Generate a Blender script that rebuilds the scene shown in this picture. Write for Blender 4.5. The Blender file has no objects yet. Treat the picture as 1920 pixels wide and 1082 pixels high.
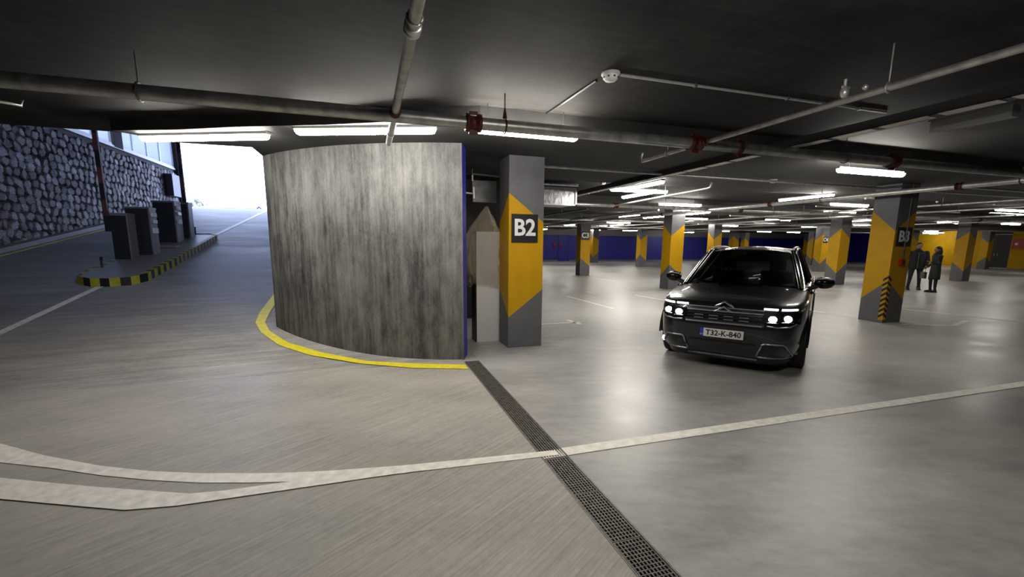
import bpy, bmesh, math, random
from mathutils import Vector, Matrix
random.seed(7)
S = bpy.context.scene
COL = S.collection
# ---------------------------------------------------------------- camera
cam_d = bpy.data.cameras.new('camera')
cam_d.lens = 15.508; cam_d.sensor_width = 36; cam_d.sensor_fit = 'HORIZONTAL'
cam_d.shift_y = 54.65 / 1920.0
cam_d.clip_start = 0.05; cam_d.clip_end = 500
cam = bpy.data.objects.new('camera', cam_d); COL.objects.link(cam)
_R = Vector((0.95197, -0.30609, 0.008023)).normalized()
_F = Vector((0.303143, 0.938471, -0.165457)).normalized()
_U = _R.cross(_F).normalized()
_M = Matrix(((_R.x, _U.x, -_F.x, 0), (_R.y, _U.y, -_F.y, 0), (_R.z, _U.z, -_F.z, 1.65), (0, 0, 0, 1)))
cam.matrix_world = _M
S.camera = cam
# ---------------------------------------------------------------- world, exposure
W = bpy.data.worlds.new('sky'); S.world = W; W.use_nodes = True
bg = W.node_tree.nodes['Background']
bg.inputs[0].default_value = (0.52, 0.63, 1.0, 1); bg.inputs[1].default_value = 8.5
S.view_settings.view_transform = 'Standard'; S.view_settings.look = 'None'
S.view_settings.exposure = 0.0; S.view_settings.gamma = 1.0
S.view_settings.use_curve_mapping = False
LAMP = 80.0            # emission of every fluorescent fitting
S.cycles.max_bounces = 6; S.cycles.diffuse_bounces = 3; S.cycles.glossy_bounces = 3
S.cycles.transparent_max_bounces = 8
S.cycles.sample_clamp_indirect = 4.0
S.cycles.use_denoising = True
S.cycles.caustics_reflective = False; S.cycles.caustics_refractive = False

# ---------------------------------------------------------------- helpers
class MB:
    """collects shapes, builds them as one mesh object"""
    def __init__(s): s.v = []; s.f = []; s.mi = []; s.sm = []
    def add(s, vs, fs, mi=0, smooth=False):
        o = len(s.v); s.v += [tuple(p) for p in vs]
        for f in fs: s.f.append([i + o for i in f]); s.mi.append(mi); s.sm.append(smooth)
        return s
    def box(s, x0, x1, y0, y1, z0, z1, mi=0, c=0.0):
        if c <= 0:
            vs = [(x, y, z) for x in (x0, x1) for y in (y0, y1) for z in (z0, z1)]
            return s.add(vs, [(0,1,3,2),(4,6,7,5),(0,4,5,1),(2,3,7,6),(0,2,6,4),(1,5,7,3)], mi)
        # chamfered vertical prism
        pts = [(x0+c,y0),(x1-c,y0),(x1,y0+c),(x1,y1-c),(x1-c,y1),(x0+c,y1),(x0,y1-c),(x0,y0+c)]
        return s.prism(pts, z0, z1, mi)
    def prism(s, pts, z0, z1, mi=0):
        n = len(pts)
        vs = [(x, y, z0) for x, y in pts] + [(x, y, z1) for x, y in pts]
        fs = [(i, (i+1) % n, (i+1) % n + n, i + n) for i in range(n)]
        fs += [tuple(range(n-1, -1, -1)), tuple(range(n, 2*n))]
        return s.add(vs, fs, mi)
    def tube(s, path, r, n=10, mi=0, caps=True):
        P = [Vector(p) for p in path]; rings = []
        for i, p in enumerate(P):
            if i == 0: d = P[1] - p
            elif i == len(P) - 1: d = p - P[i-1]
            else: d = (P[i+1] - p).normalized() + (p - P[i-1]).normalized()
            d.normalize()
            a = Vector((0, 0, 1)) if abs(d.z) < .9 else Vector((1, 0, 0))
            u = d.cross(a).normalized(); w = d.cross(u)
            rr = r[i] if isinstance(r, (list, tuple)) else r
            rings.append([p + u*math.cos(t)*rr + w*math.sin(t)*rr for t in [2*math.pi*k/n for k in range(n)]])
        vs = [q for R_ in rings for q in R_]; fs = []
        for i in range(len(P)-1):
            for k in range(n): fs.append((i*n+k, i*n+(k+1) % n, (i+1)*n+(k+1) % n, (i+1)*n+k))
        s.add(vs, fs, mi, True)
        if caps:
            s.add(rings[0], [tuple(range(n-1, -1, -1))], mi); s.add(rings[-1], [tuple(range(n))], mi)
        return s
    def lathe(s, prof, c=(0,0,0), axis='z', n=20, mi=0):
        vs = []; m = len(prof)
        for k in range(n):
            t = 2*math.pi*k/n
            for r, h in prof:
                a, b = r*math.cos(t), r*math.sin(t)
                p = (a, b, h) if axis == 'z' else ((a, h, b) if axis == 'y' else (h, a, b))
                vs.append((c[0]+p[0], c[1]+p[1], c[2]+p[2]))
        fs = [(k*m+i, ((k+1) % n)*m+i, ((k+1) % n)*m+i+1, k*m+i+1) for k in range(n) for i in range(m-1)]
        return s.add(vs, fs, mi, True)
    def ball(s, c, r, sc=(1,1,1), n=10, mi=0):
        prof = [(max(1e-4, r*math.cos(a)), r*math.sin(a)) for a in [math.pi*(-.5 + i/8) for i in range(9)]]
        o = len(s.v); s.lathe(prof, (0,0,0), 'z', n, mi)
        for i in range(o, len(s.v)):
            p = s.v[i]; s.v[i] = (c[0]+p[0]*sc[0], c[1]+p[1]*sc[1], c[2]+p[2]*sc[2])
        return s
    def mesh(s, name, mats):
        me = bpy.data.meshes.new(name); me.from_pydata(s.v, [], s.f)
        for m in (mats if isinstance(mats, (list, tuple)) else [mats]): me.materials.append(m)
        me.polygons.foreach_set('material_index', s.mi); me.polygons.foreach_set('use_smooth', s.sm)
        bm = bmesh.new(); bm.from_mesh(me); bmesh.ops.recalc_face_normals(bm, faces=bm.faces); bm.to_mesh(me); bm.free()
        me.update(); return me
    def build(s, name, mats, parent=None):
        o = bpy.data.objects.new(name, s.mesh(name, mats)); COL.objects.link(o)
        if parent: o.parent = parent
        return o
def empty(name, loc=(0,0,0), rz=0):
    o = bpy.data.objects.new(name, None); COL.objects.link(o); o.location = loc; o.rotation_euler = (0,0,rz)
    o.empty_display_size = .1; return o
def tag(o, label=None, cat=None, group=None, kind=None):
    if label: o['label'] = label
    if cat: o['category'] = cat
    if group: o['group'] = group
    if kind: o['kind'] = kind
    return o
def struct(o): o['kind'] = 'structure'; return o
def copy_tree(o, parent=None):
    c = o.copy(); COL.objects.link(c); c.parent = parent
    for ch in list(o.children): copy_tree(ch, c)
    return c
# ---------------------------------------------------------------- materials
def new_mat(name):
    m = bpy.data.materials.new(name); m.use_nodes = True
    nt = m.node_tree; return m, nt, nt.nodes['Principled BSDF']
def plain(name, col, rough=.5, metal=0.0, coat=0.0, noise=0.0, nscale=8.0, spec=.5, bump=0.0):
    m, nt, b = new_mat(name)
    b.inputs['Base Color'].default_value = (*col, 1); b.inputs['Roughness'].default_value = rough
    b.inputs['Metallic'].default_value = metal; b.inputs['Coat Weight'].default_value = coat
    b.inputs['Specular IOR Level'].default_value = spec
    if noise > 0 or bump > 0:
        tc = nt.nodes.new('ShaderNodeTexCoord'); n = nt.nodes.new('ShaderNodeTexNoise')
        n.inputs['Scale'].default_value = nscale; n.inputs['Detail'].default_value = 6
        nt.links.new(tc.outputs['Object'], n.inputs['Vector'])
        if noise > 0:
            r = nt.nodes.new('ShaderNodeValToRGB')
            r.color_ramp.elements[0].position = .3; r.color_ramp.elements[1].position = .7
            r.color_ramp.elements[0].color = (*[c*(1-noise) for c in col], 1)
            r.color_ramp.elements[1].color = (*[min(1, c*(1+noise)) for c in col], 1)
            nt.links.new(n.outputs['Fac'], r.inputs['Fac']); nt.links.new(r.outputs['Color'], b.inputs['Base Color'])
        if bump > 0:
            bp = nt.nodes.new('ShaderNodeBump'); bp.inputs['Strength'].default_value = bump; bp.inputs['Distance'].default_value = .01
            nt.links.new(n.outputs['Fac'], bp.inputs['Height']); nt.links.new(bp.outputs['Normal'], b.inputs['Normal'])
    return m
def emit(name, col, st):
    m, nt, b = new_mat(name)
    b.inputs['Base Color'].default_value = (*col, 1)
    b.inputs['Emission Color'].default_value = (*col, 1); b.inputs['Emission Strength'].default_value = st
    return m
def layered(name, c0, c1, layers, rough=(.5, .6), bump=.2, spec=.5, lo=.41, hi=.60):
    """layers: list of (scale_vec, rotz, detail, weight) noises summed -> colour ramp"""
    m, nt, b = new_mat(name); N = nt.nodes; L = nt.links
    tc = N.new('ShaderNodeTexCoord'); acc = None
    for (sv, rz, det, w) in layers:
        mp = N.new('ShaderNodeMapping'); mp.inputs['Rotation'].default_value[2] = rz
        mp2 = N.new('ShaderNodeMapping'); mp2.inputs['Scale'].default_value = sv
        n = N.new('ShaderNodeTexNoise'); n.inputs['Scale'].default_value = 1; n.inputs['Detail'].default_value = det
        n.inputs['Roughness'].default_value = .62
        L.new(tc.outputs['Object'], mp.inputs['Vector']); L.new(mp.outputs['Vector'], mp2.inputs['Vector'])
        L.new(mp2.outputs['Vector'], n.inputs['Vector'])
        mu = N.new('ShaderNodeMath'); mu.operation = 'MULTIPLY'; mu.inputs[1].default_value = w
        L.new(n.outputs['Fac'], mu.inputs[0])
        if acc is None: acc = mu
        else:
            ad = N.new('ShaderNodeMath'); ad.operation = 'ADD'; L.new(acc.outputs[0], ad.inputs[0]); L.new(mu.outputs[0], ad.inputs[1]); acc = ad
    tot = sum(l[3] for l in layers)
    r = N.new('ShaderNodeMapRange'); r.inputs['From Min'].default_value = lo*tot; r.inputs['From Max'].default_value = hi*tot
    L.new(acc.outputs[0], r.inputs['Value'])
    mx = N.new('ShaderNodeMix'); mx.data_type = 'RGBA'
    mx.inputs[6].default_value = (*c0, 1); mx.inputs[7].default_value = (*c1, 1)
    L.new(r.outputs['Result'], mx.inputs[0]); L.new(mx.outputs[2], b.inputs['Base Color'])
    rr = N.new('ShaderNodeMapRange'); rr.inputs['To Min'].default_value = rough[0]; rr.inputs['To Max'].default_value = rough[1]
    L.new(r.outputs['Result'], rr.inputs['Value']); L.new(rr.outputs['Result'], b.inputs['Roughness'])
    b.inputs['Specular IOR Level'].default_value = spec
    if bump > 0:
        bp = N.new('ShaderNodeBump'); bp.inputs['Strength'].default_value = bump; bp.inputs['Distance'].default_value = .01
        L.new(acc.outputs[0], bp.inputs['Height']); L.new(bp.outputs['Normal'], b.inputs['Normal'])
    return m
G = math.radians(-34)
M = {}
M['floor_smooth'] = layered('smooth_concrete', (.24,.238,.232), (.50,.485,.46),
    [((.45,.8,1),.3,8,1.0), ((2.5,6,1),.3,7,.5), ((25,60,1),.6,3,.12), ((7,14,1),.4,7,.35)], (.30,.50), .03, .4, .39, .63)
M['floor_broom'] = layered('broomed_concrete', (.24,.225,.20), (.53,.495,.44),
    [((.5,.9,1),.2,8,.75), ((1.0,52,1),G,6,.72), ((1.5,12,1),G,5,.22), ((14,22,1),G,6,.35)], (.5,.7), .3, .4, .38, .64)
M['floor_ramp'] = layered('grooved_ramp_concrete', (.13,.126,.12), (.38,.36,.335),
    [((.5,.9,1),.1,8,.7), ((.6,7,1),-.10,6,.6), ((2,30,1),-.1,4,.35), ((12,18,1),0,5,.25)], (.5,.7), .4, .4, .39, .63)
# the grooved ramp concrete is blended paler towards the broomed floor, darkening uphill
def joint_blend(m, y0, y1, gain):
    nt = m.node_tree; b = nt.nodes['Principled BSDF']; src = b.inputs['Base Color'].links[0].from_socket
    tc = nt.nodes.new('ShaderNodeTexCoord'); sp = nt.nodes.new('ShaderNodeSeparateXYZ'); mr = nt.nodes.new('ShaderNodeMapRange')
    mr.inputs['From Min'].default_value = y0; mr.inputs['From Max'].default_value = y1
    mr.inputs['To Min'].default_value = gain; mr.inputs['To Max'].default_value = 1.0
    vm = nt.nodes.new('ShaderNodeVectorMath'); vm.operation = 'SCALE'
    nt.links.new(tc.outputs['Object'], sp.inputs[0]); nt.links.new(sp.outputs['Y'], mr.inputs['Value'])
    nt.links.new(src, vm.inputs[0]); nt.links.new(mr.outputs['Result'], vm.inputs['Scale']); nt.links.new(vm.outputs[0], b.inputs['Base Color'])
joint_blend(M['floor_ramp'], 6.0, 9.0, 1.45)
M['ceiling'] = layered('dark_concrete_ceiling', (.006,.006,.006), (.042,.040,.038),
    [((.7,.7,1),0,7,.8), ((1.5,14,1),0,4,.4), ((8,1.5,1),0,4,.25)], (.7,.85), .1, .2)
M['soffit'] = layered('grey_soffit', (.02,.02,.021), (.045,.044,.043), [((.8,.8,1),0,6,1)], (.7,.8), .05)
M['streaky'] = layered('streaked_concrete', (.03,.03,.03), (.215,.212,.205),
    [((6,6,.30),0,6,.6), ((22,22,1.0),0,6,.6), ((9,9,3.2),0,9,.75), ((1.5,1.5,.7),0,5,.55), ((60,60,25),0,3,.35)], (.55,.75), .4)
M['blue_edge'] = plain('blue_paint_edge', (.02,.02,.28), .5)
M['blue'] = plain('blue_wall_paint', (.006,.006,.23), .5, noise=.15, nscale=2)
M['yellow'] = plain('yellow_paint', (.55,.30,.003), .55, noise=.06, nscale=4, spec=.25)
M['yellow_wall'] = plain('yellow_wall_paint', (.60,.34,.005), .6, noise=.08, nscale=2, spec=.2)
M['colgrey'] = plain('grey_column_paint', (.125,.125,.135), .55, noise=.08, nscale=5)
M['darkwall'] = plain('dark_wall', (.05,.045,.04), .8, noise=.3, nscale=3)
M['white_paint'] = plain('white_line_paint', (.86,.82,.74), .55, noise=.14, nscale=14)
M['white_faint'] = plain('worn_line_paint', (.80,.76,.69), .55, noise=.2, nscale=9)
M['yellow_line'] = plain('yellow_line_paint', (.78,.68,.03), .55, noise=.13, nscale=14)
M['kerb_yellow'] = plain('kerb_yellow', (.42,.36,.03), .6, noise=.2, nscale=9)
M['black'] = plain('black', (.012,.012,.013), .5)
M['sign_black'] = plain('sign_black', (.010,.010,.011), .45)
M['sign_white'] = plain('sign_white', (.82,.82,.82), .5)
M['steel'] = plain('galvanised_steel', (.42,.42,.40), .38, .75, noise=.3, nscale=10)
M['steel_dark'] = plain('painted_steel_pipe', (.15,.15,.15), .4, .5, noise=.3, nscale=6)
M['steel_bright'] = plain('bright_zinc', (.62,.62,.60), .35, .6, noise=.15, nscale=12)
M['rust'] = plain('red_coupling', (.075,.012,.007), .5, .2, noise=.4, nscale=25)
M['red'] = plain('red_plastic', (.45,.015,.012), .4)
M['grate'] = plain('grating_iron', (.17,.16,.145), .5, .4, noise=.4, nscale=20)
M['housing'] = plain('lamp_housing', (.42,.42,.42), .5)
M['lamp'] = emit('fluorescent_diffuser', (1.0,.95,.86), LAMP)
M['off_lamp'] = plain('unlit_diffuser', (.30,.31,.28), .5)
M['stone_a'] = plain('dark_stone', (.17,.16,.16), .75, noise=.45, nscale=7, bump=.5)
M['stone_b'] = plain('grey_stone', (.30,.29,.29), .75, noise=.45, nscale=7, bump=.5)
M['stone_c'] = plain('pale_stone', (.42,.40,.41), .75, noise=.4, nscale=7, bump=.5)
M['mortar'] = plain('mortar', (.13,.125,.125), .9, noise=.3, nscale=9)
M['frame_white'] = plain('white_frame', (.75,.77,.8), .4)
M['kiosk'] = plain('kiosk_charcoal', (.030,.031,.038), .4, .2, noise=.1, nscale=3)
M['kiosk_edge'] = plain('kiosk_grey_trim', (.20,.19,.18), .45)
M['cabinet'] = plain('white_panel', (.62,.60,.58), .5)
M['carpaint'] = plain('charcoal_car_paint', (.008,.0088,.0098), .28, .3, 1.0)
M['trim_black'] = plain('black_plastic_trim', (.009,.009,.010), .45)
M['gloss_black'] = plain('gloss_black', (.005,.005,.006), .12)
M['chrome'] = plain('chrome', (.75,.75,.76), .16, 1.0)
M['satin'] = plain('satin_silver', (.42,.42,.43), .3, .8)
M['tire'] = plain('tyre_rubber', (.012,.012,.012), .75)
M['rim'] = plain('alloy_rim', (.33,.33,.34), .3, .9)
M['seat'] = plain('dark_seat_fabric', (.02,.02,.022), .8)
M['headlamp'] = emit('headlamp_light', (.93,.96,1.0), 14)
M['drl'] = emit('daytime_light', (.95,.97,1.0), 3.0)
M['foglamp'] = emit('fog_lamp_light', (1.0,.98,.92), 12)
M['plate_white'] = plain('plate_white', (.68,.68,.66), .4)
M['plate_blue'] = plain('plate_blue', (.02,.05,.45), .4)
M['foil'] = plain('duct_foil', (.55,.55,.58), .3, .85, noise=.3, nscale=8, bump=1.0)
M['cloth_dark'] = plain('dark_coat_cloth', (.006,.008,.012), .85)
M['cloth_olive'] = plain('dark_quilted_coat', (.012,.014,.016), .8)
M['cloth_leg'] = plain('dark_trousers', (.012,.013,.016), .85)
M['skin'] = plain('skin', (.26,.13,.085), .6)
M['hair'] = plain('dark_hair', (.010,.008,.007), .6)
M['shoe'] = plain('black_shoe', (.008,.008,.008), .4)
M['bag'] = plain('dark_bag', (.03,.028,.02), .5)
M['asphalt'] = plain('outdoor_ground', (.35,.35,.36), .9, noise=.1, nscale=.5)
M['foliage'] = plain('pale_foliage', (.20,.22,.15), .9, noise=.3, nscale=3)
M['pole'] = plain('grey_pole', (.35,.35,.36), .6)
M['navy'] = plain('navy_metal', (.02,.03,.10), .5)
def glass(name, tint, gloss=.08, alpha=.0, tcol=None):
    m = bpy.data.materials.new(name); m.use_nodes = True; nt = m.node_tree; nt.nodes.clear()
    o = nt.nodes.new('ShaderNodeOutputMaterial'); t = nt.nodes.new('ShaderNodeBsdfTransparent')
    g = nt.nodes.new('ShaderNodeBsdfGlossy'); g.inputs['Roughness'].default_value = gloss
    f = nt.nodes.new('ShaderNodeFresnel'); f.inputs['IOR'].default_value = 1.45
    t.inputs[0].default_value = (*tint, 1); mx = nt.nodes.new('ShaderNodeMixShader')
    nt.links.new(f.outputs[0], mx.inputs[0]); nt.links.new(t.outputs[0], mx.inputs[1]); nt.links.new(g.outputs[0], mx.inputs[2])
    nt.links.new(mx.outputs[0], o.inputs[0]); return m
M['car_glass'] = glass('tinted_car_glass', (.16,.17,.17), .03)
M['lamp_glass'] = glass('lamp_cover_glass', (.75,.78,.85), .03)
def frosted(name, tcol, dcol, fac):
    m = bpy.data.materials.new(name); m.use_nodes = True; nt = m.node_tree; nt.nodes.clear()
    o = nt.nodes.new('ShaderNodeOutputMaterial'); t = nt.nodes.new('ShaderNodeBsdfTransparent'); t.inputs[0].default_value = (*tcol, 1)
    d = nt.nodes.new('ShaderNodeBsdfTranslucent'); d.inputs[0].default_value = (*dcol, 1)
    mx = nt.nodes.new('ShaderNodeMixShader'); mx.inputs[0].default_value = fac
    nt.links.new(t.outputs[0], mx.inputs[1]); nt.links.new(d.outputs[0], mx.inputs[2]); nt.links.new(mx.outputs[0], o.inputs[0]); return m
M['pane'] = frosted('frosted_pane', (.16,.17,.18), (.6,.62,.66), .55)
def film(name):
    m, nt, b = new_mat(name)
    b.inputs['Base Color'].default_value = (.33,.28,.20,1); b.inputs['Roughness'].default_value = .12
    b.inputs['Alpha'].default_value = .42
    tc = nt.nodes.new('ShaderNodeTexCoord'); n = nt.nodes.new('ShaderNodeTexNoise'); n.inputs['Scale'].default_value = 9; n.inputs['Detail'].default_value = 8
    bp = nt.nodes.new('ShaderNodeBump'); bp.inputs['Strength'].default_value = 1; bp.inputs['Distance'].default_value = .04
    nt.links.new(tc.outputs['Object'], n.inputs['Vector']); nt.links.new(n.outputs['Fac'], bp.inputs['Height']); nt.links.new(bp.outputs['Normal'], b.inputs['Normal'])
    return m
M['film'] = film('crumpled_plastic_film')

# ---------------------------------------------------------------- layout constants
CU, CV, AU, AV, SU, SV = 2.064, 6.585, 8.5915, 7.372, .57, .50      # column grid
WC = (2.259, 10.411); WR = 4.466                                       # curved wall circle
CEIL, SOF = 3.10, 2.96
def ramp_z(v):
    s = v - 6.0; k = .12; g = .16; s1 = g/(2*k)
    if s <= 0: return 0.0
    if v > 27.5:
        return ramp_z(27.5) + .02*(v-27.5)*0
    return k*s*s if s < s1 else k*s1*s1 + g*(s-s1)
def wall_u(v, off=0.0):                # outer face of the curved wall at given v
    R_ = WR + off
    if v >= WC[1]: return -1.5
    d = R_*R_ - (v-WC[1])**2
    return max(-1.5 - off*0, WC[0] - math.sqrt(d)) if d > 0 else None

# ---------------------------------------------------------------- floor
b = MB(); b.add([(1.43,-8,0),(50,-8,0),(50,40,0),(3.7,40,0),(3.7,9.5,0),(1.43,9.5,0)], [(0,1,2,3,4,5)])
b.add([(1.43,-8,0),(1.43,9.5,0),(1.43,9.5,-.2),(1.43,-8,-.2)], [(0,1,2,3)])
b.add([(50,21,0),(51,21,0),(51,25,0),(50,25,0)],[(0,1,2,3)])
b.add([(-1.3,6.25,-.004),(1.43,5.96,-.004),(1.43,9.6,-.004),(-1.3,9.6,-.004)],[(0,1,2,3)])
b.add([(1.215,5.96,-.003),(1.43,5.96,-.003),(1.43,6.3,-.003),(1.215,6.3,-.003)],[(0,1,2,3)])
struct(b.build('floor', M['floor_smooth']))
b = MB(); b.add([(-9.1,-8,0),(1.22,-8,0),(1.22,6.0,0),(-9.1,6.0,0)], [(0,1,2,3)])
b.add([(1.22,-8,0),(1.22,6.0,0),(1.22,6.0,-.2),(1.22,-8,-.2)], [(0,1,2,3)])
struct(b.build('floor', M['floor_broom']))
# rising ramp, ends under the curved wall
b = MB(); rows = []; vv = [6.0 + .15*i for i in range(30)] + [10.5 + .6*i for i in range(1, 29)] + [27.5, 40]
for v in vv:
    ue = wall_u(v, -.15); ue = 1.22 if ue is None or ue > 1.22 else ue
    rows.append([(-9.1 + (ue+9.1)*k/12, v, ramp_z(v)) for k in range(13)])
vs = [p for r in rows for p in r]
b.add(vs, [(i*13+k, i*13+k+1, (i+1)*13+k+1, (i+1)*13+k) for i in range(len(rows)-1) for k in range(12)], 0, True)
struct(b.build('floor', M['floor_ramp']))
b = MB(); b.add([(-60,27.6,ramp_z(27.5)-.02),(60,27.6,ramp_z(27.5)-.02),(60,140,ramp_z(27.5)-.02),(-60,140,ramp_z(27.5)-.02)], [(0,1,2,3)])
struct(b.build('floor', M['asphalt']))
# ---------------------------------------------------------------- ceiling
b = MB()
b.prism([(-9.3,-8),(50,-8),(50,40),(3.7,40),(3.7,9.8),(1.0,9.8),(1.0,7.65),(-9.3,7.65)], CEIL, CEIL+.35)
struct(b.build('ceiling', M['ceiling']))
b = MB()
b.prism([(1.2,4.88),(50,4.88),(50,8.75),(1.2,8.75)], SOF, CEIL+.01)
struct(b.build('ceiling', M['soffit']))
for j in (1,2,3):
    b = MB(); b.prism([(3.7,4.88+AV*j),(50,4.88+AV*j),(50,8.75+AV*j),(3.7,8.75+AV*j)], SOF, CEIL+.01)
    struct(b.build('ceiling', M['soffit']))
# lowered slab over the curved wall, with the chamfered end by the ramp mouth
b = MB()
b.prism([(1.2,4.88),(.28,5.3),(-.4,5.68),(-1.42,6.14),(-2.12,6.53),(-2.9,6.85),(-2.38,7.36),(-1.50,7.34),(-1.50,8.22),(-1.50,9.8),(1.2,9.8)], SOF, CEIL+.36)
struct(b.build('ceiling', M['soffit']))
# ---------------------------------------------------------------- curved wall
b = MB(); arc = []
a0 = math.atan2(6.05-WC[1], 1.235-WC[0]); a1 = math.atan2(8.0-WC[1], -1.5-WC[0])
for k in range(31):
    t = a0 + (a1 - a0)*k/30
    arc.append((WC[0]+WR*math.cos(t), WC[1]+WR*math.sin(t), WC[0]+(WR-.3)*math.cos(t), WC[1]+(WR-.3)*math.sin(t)))
def wtop(i): return SOF+.01
outer = [(p[0],p[1]) for p in arc]+[(-1.52,8.12),(-1.52,9.0),(-1.52,10.5)]; inner = [(p[2],p[3]) for p in arc]+[(-1.22,8.2),(-1.22,9.0),(-1.22,10.5)]; inner[0] = (inner[0][0]+.045, inner[0][1])
vs = []; fs = []; sm = []
n = len(outer)
for (x, y) in outer: vs += [(x,y,-.1),(x,y,SOF+.02)]
for (x, y) in inner: vs += [(x,y,-.1),(x,y,SOF+.02)]
b.add(vs, [(2*i,2*i+2,2*i+3,2*i+1) for i in range(n-1)], 0, True)
b.add(vs, [(2*n+2*i,2*n+2*i+1,2*n+2*i+3,2*n+2*i+2) for i in range(n-1)], 0, True)
b.add(vs, [(0,1,2*n+1,2*n)], 1)
struct(b.build('wall_curved', [M['streaky'], M['blue_edge']]))
b = MB(); b.box(-1.52,-1.22,10.5,27.5,0,7.1); struct(b.build('wall_ramp', M['streaky']))
b = MB(); b.box(-1.52,-1.22,7.7,10.6,SOF+.36,7.1); struct(b.build('wall_ramp', M['streaky']))
# straight part of the wall above the low slab, behind it
# ---------------------------------------------------------------- other walls
b = MB(); b.box(-1.6,3.7,9.5,9.8,0,CEIL); struct(b.build('wall_core', M['darkwall']))
b = MB(); b.box(3.4,3.7,9.8,40,0,CEIL); struct(b.build('wall_core', M['darkwall']))
b = MB(); b.box(3.4,50.2,40,40.2,0,2.5,0); b.box(3.4,50.2,40,40.2,2.5,CEIL,1); b.box(3.4,50.2,39.97,40,0,.12,1)
struct(b.build('wall_back', [M['blue'], M['colgrey']]))
b = MB(); b.box(50,50.2,30,40,0,CEIL,0); b.box(50,50.2,24.2,30,0,CEIL,1); b.box(50,50.2,-8.2,22.3,0,CEIL,1)
b.box(50.6,50.8,22,24.5,0,CEIL,2); b.box(49.96,50.2,22.3,24.2,2.75,CEIL,2)
struct(b.build('wall_right', [M['blue'], M['yellow_wall'], M['darkwall']]))
b = MB(); b.box(-9.3,50,-8.3,-8.0,0,CEIL+.2); struct(b.build('wall_behind', M['darkwall']))
# dark double door in the far yellow wall
d = struct(empty('door_1', (50.3,23.25,0)))
for s in (-1,1):
    b = MB(); b.box(0,.05,min(0,s*.93)+.01,max(0,s*.93)-.01,0,2.7); q = b.build('door_leaf', M['trim_black'], d)
    b = MB(); b.box(-.04,0,s*.1-.015,s*.1+.015,.95,1.15); b.build('handle', M['steel'], q)
d2 = struct(empty('door_2', (18.2,39.96,0)))
b = MB(); b.box(-.55,.5,0,.03,0,2.35); b.build('door_leaf', M['blue'], d2)
b = MB(); b.box(-.62,-.55,-.02,.03,0,2.42); b.box(.5,.57,-.02,.03,0,2.42); b.box(-.62,.57,-.02,.03,2.35,2.42); b.build('frame', M['navy'], d2)

# ---------------------------------------------------------------- stone retaining wall on the left
wl = struct(empty('wall_left', (-9.0,0,0)))
b = MB(); b.box(-.35,-.04,-8,27.6,-.2,5.17); b.build('mortar_bed', M['mortar'], wl)
b = MB(); b.box(-.36,.03,7.7,27.6,5.12,5.2); b.build('coping', M['frame_white'], wl)
STM = []
for q in range(8):
    rnd = random.Random(q+3); n_ = 6; pts = []
    for k in range(n_):
        t = 2*math.pi*(k+rnd.uniform(-.25,.25))/n_
        c_, s_ = math.cos(t), math.sin(t); r_ = .53/max(abs(c_), abs(s_))**.85*rnd.uniform(.82,1.06)
        pts.append((c_*r_, s_*r_))
    mb = MB(); vs = [(-.05,y,z) for y,z in pts]+[(.02,y*.97,z*.97) for y,z in pts]+[(.035+rnd.uniform(0,.025),y*.80,z*.80) for y,z in pts]
    fs = [(i,(i+1)%n_,(i+1)%n_+n_,i+n_) for i in range(n_)]+[(i+n_,(i+1)%n_+n_,(i+1)%n_+2*n_,i+2*n_) for i in range(n_)]+[tuple(range(2*n_,3*n_))]
    mb.add(vs, fs); STM.append([mb.mesh('stone', M[k]) for k in ('stone_a','stone_b','stone_c')])
rnd = random.Random(11); cells = []
v = 8.0
row_h = .235
for r in range(23):
    z = .02 + r*row_h; v = 6.5 + (r % 2)*.17
    while v < 27.4:
        w_ = rnd.uniform(.24,.40)
        zc = z + row_h/2 + rnd.uniform(-.04,.04); vc = v + w_/2
        if zc - ramp_z(vc) > -.1 and zc < 5.02:
            cells.append((vc, zc, w_*1.02, row_h*rnd.uniform(.98,1.25)))
        v += w_
vis = sorted([c for c in cells if c[0] > 12.0], key=lambda c: c[0]); near = set(vis[:300]); rest = MB()
for c in cells:
    vi = rnd.randrange(8); mi = rnd.choices((0,1,2),(5,5,2))[0]; rx = rnd.uniform(-.5,.5)
    if c in near:
        o = bpy.data.objects.new('stone', STM[vi][mi]); COL.objects.link(o); o.parent = wl
        o.location = (0,c[0],c[1]); o.scale = (1,c[2],c[3]); o.rotation_euler = (rx,0,0)
    else:
        me = STM[vi][0]; cr, sr = math.cos(rx), math.sin(rx)
        vs = [(p.co.x, c[0]+(p.co.y*c[2]*cr-p.co.z*c[3]*sr), c[1]+(p.co.y*c[2]*sr+p.co.z*c[3]*cr)) for p in me.vertices]
        rest.add(vs, [tuple(p.vertices) for p in me.polygons], mi)
o = rest.build('stonework', [M['stone_a'],M['stone_b'],M['stone_c']], wl); o['kind'] = 'stuff'
# kerb and yellow line at the foot of the stone wall
b = MB(); n_ = len([v for v in vv if v < 27.5]); V2 = [v for v in [-8,-2,4]+vv if v <= 27.5]
def strip(mb, u0, u1, vs_, dz, mi=0, side=True):
    for i in range(len(vs_)-1):
        v0, v1 = vs_[i], vs_[i+1]; z0, z1 = ramp_z(v0), ramp_z(v1)
        mb.add([(u0,v0,z0+dz),(u1,v0,z0+dz),(u1,v1,z1+dz),(u0,v1,z1+dz)], [(0,1,2,3)], mi)
        if side: mb.add([(u1,v0,z0-.02),(u1,v1,z1-.02),(u1,v1,z1+dz),(u1,v0,z0+dz)], [(0,1,2,3)], mi)
strip(b, -8.95, -8.72, V2, .12)
tag(b.build('kerb', M['kiosk_edge']), 'low grey concrete kerb along the foot of the stone wall', 'kerb')
b = MB(); strip(b, -8.60, -8.52, V2, .006)
tag(b.build('yellow_line', M['yellow_line']), 'straight yellow painted line beside the dark stone wall', 'floor marking')
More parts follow.
